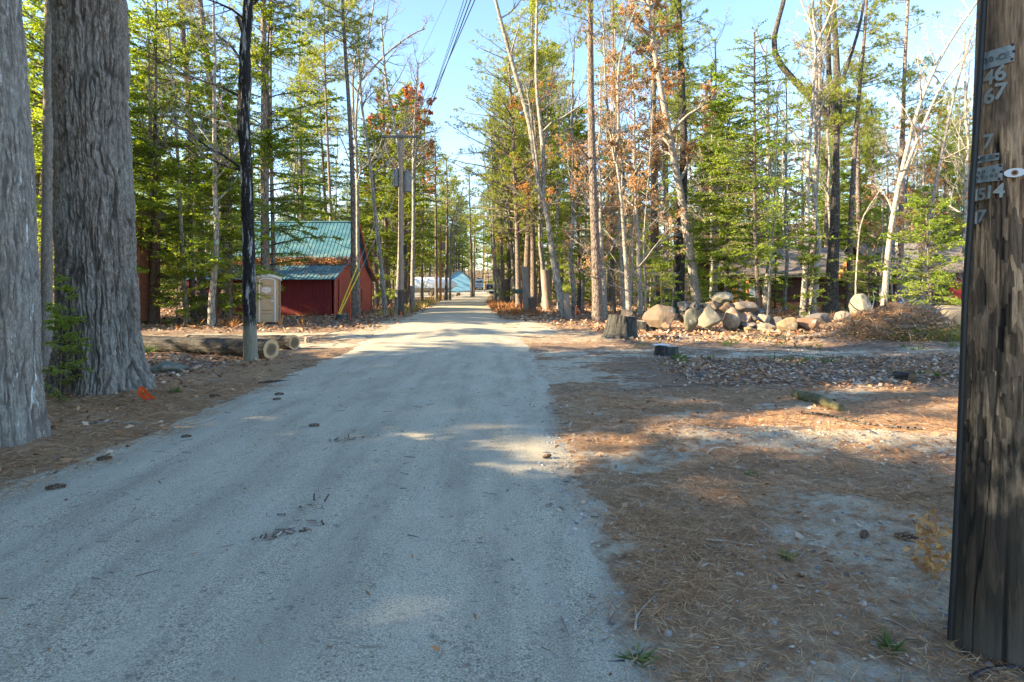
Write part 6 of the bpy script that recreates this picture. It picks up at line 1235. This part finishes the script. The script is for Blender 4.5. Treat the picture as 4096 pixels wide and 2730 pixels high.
tufts(500, (-14, -5), (34, 80), lambda x, y: ((xc(y)-x > hw(y)+.3) & (xc(y)-x < hw(y)+1.6))*.5, .4, .03, 8, 'dead_ferns', 'fern', 'rusty dead ferns along the left verge', 'ferns', 1.0)
tufts(2600, (-40, 40), (24, 70), lambda x, y: (np.abs(x-xc(y)) > hw(y)+3)*(np.abs(x) < .9*y)*.6*ss(.45, .6, fbm(x*.3, y*.3, 2, 9)), .5, .03, 8, 'forest_undergrowth', 'fern', 'low dead undergrowth on the forest floor', 'undergrowth', 1.2)
tufts(160, (-11.5, -8.5), (12.2, 14.6), lambda x, y: .7+0*x, .30, .018, 14, 'green_sprigs', 'green', 'green sprigs growing beside the long log', 'plants', .9)
tufts(260, (3, 13), (9.5, 19), lambda x, y: ss(.55, .62, fbm(x*.8, y*.8, 2, 66)), .16, .012, 14, 'green_sprigs', 'green', 'small green sprigs among leaves on the right bank', 'plants', .9)
for i, (px_, py_, s_, lab) in enumerate(((2545, 2640, .10, 'grey green needle tuft by the bent dark twig at the bottom'), (3000, 1900, .08, 'green needle tuft on the right shoulder near the sunlit strip'), (3145, 2235, .08, 'small green needle tuft in the right foreground'), (3560, 2600, .10, 'pale green needle sprig near the foot of the near pole'), (700, 1570, .14, 'pale green plant between the ribbon and the road'), (2715, 1440, .30, 'light green bushy plant right of the low mossy stump'))):
    x, y, z = GP(px_, py_); n = 60; D = nrm(rl.normal(0, 1, (n, 3))*[1, 1, .3]+[0, 0, .45])*(s_*rl.uniform(.5, 1.1, n))[:, None]; b = MB(); b.leaves(np.zeros((n, 3))+rl.normal(0, s_*.12, (n, 3))*[1, 1, 0], D, perp(rl, D)*s_*.045); o = b.build('green_tuft', M['green']); o.location = (x, y, z); tag(o, lab, 'plant')
n = 160; x, y, z = GP(3780, 2330); P = np.stack([x+rl.normal(0, .035, n), y+rl.normal(0, .05, n)+.1, z+rl.random(n)*.30], -1); D = nrm(rl.normal(0, 1, (n, 3)))*.05; b = MB(); b.leaves(P, D, perp(rl, D)*.014); ts = rl.normal(0, .1, (7, 3)); p_, r_ = grow(rl, np.tile([[x, y+.1, z]], (7, 1)), ts+[0, 0, .6], np.full(7, .32), np.full(7, .002), .5, 4, .15, 0); b.tubes(p_, r_, 3); tag(b.build('dried_weed', M['copper']), 'dried tan weed with curled leaves at the left foot of the near pole', 'plant')
# thicket of thin stems that closes the view through the far trunks
n = 15000; y = 55+rl.random(n)**.8*175; x = (rl.random(n)*2-1)*(y*.88+4); k = (np.abs(x-xc(np.minimum(y, 150))) > 4.5) & ~((x > -20) & (x < -6) & (y < 142)) & ~((np.abs(x-GX(1930, y)) < 5) & (y < 162)); k &= rl.random(n) < .25+.75*ss(60, 110, y); x = x[k]; y = y[k]; n = len(x)
p_, r_ = grow(rl, np.stack([x, y, H(x, y)-.1], -1), np.stack([rl.normal(0, .12, n), rl.normal(0, .12, n), np.ones(n)], -1), rl.uniform(2, 9, n), rl.uniform(.02, .06, n), .2, 4, .06, 0); b = MB(); b.tubes(p_, r_, 3, 1)
ix = rl.integers(0, n, n*14); P, T_, _ = sample(p_, r_, ix, rl.random(len(ix))**.8); D = nrm(rl.normal(0, 1, (len(ix), 3))*[1, 1, .35])*rl.uniform(.3, 1.1, (len(ix), 1)); b.leaves(P, D, perp(rl, D)*.035, 1)
ix = rl.integers(0, n, n*16); P, T_, _ = sample(p_, r_, ix, rl.random(len(ix))); P = P+rl.normal(0, .6, P.shape)*[1, 1, .4]; D = nrm(rl.normal(0, 1, (len(ix), 3))*[1, 1, .3])*.32; g_ = (fbm(P[:, 0]*.08, P[:, 1]*.08, 2, 14) > .5)
b.leaves(P[g_], D[g_], perp(rl, D[g_])*.09, 0); b.leaves(P[~g_], D[~g_], perp(rl, D[~g_])*.06, 2)
tag(b.build('distant_thicket', [M['hemlock'], M['twig'], M['redleaf']]), 'far thicket of thin stems and brush closing off the woods', 'thicket', kind='stuff')
# small groups of look-alikes are told apart by their order in the photo
ORD = ['leftmost', 'second from left', 'third from left', 'fourth from left', 'fifth from left', 'sixth from left', 'seventh from left', 'eighth from left', 'ninth from left', 'tenth from left', 'eleventh from left', 'twelfth from left']
by = {}
for o in COL.objects:
    if o.parent is None and o.get('group') and 'outside' not in o['group'] and o.get('category') == 'tree': by.setdefault(o['label'], []).append(o)
for lab, os_ in by.items():
    if 2 <= len(os_) <= 12 and len(lab.split()) <= 13:
        for i, o in enumerate(sorted(os_, key=lambda o: o.location.x/max(o.location.y, 1))): o['label'] = lab+', '+ORD[i]
print('OBJECTS', len(bpy.data.objects), 'shade', len(SHADE_TREES))
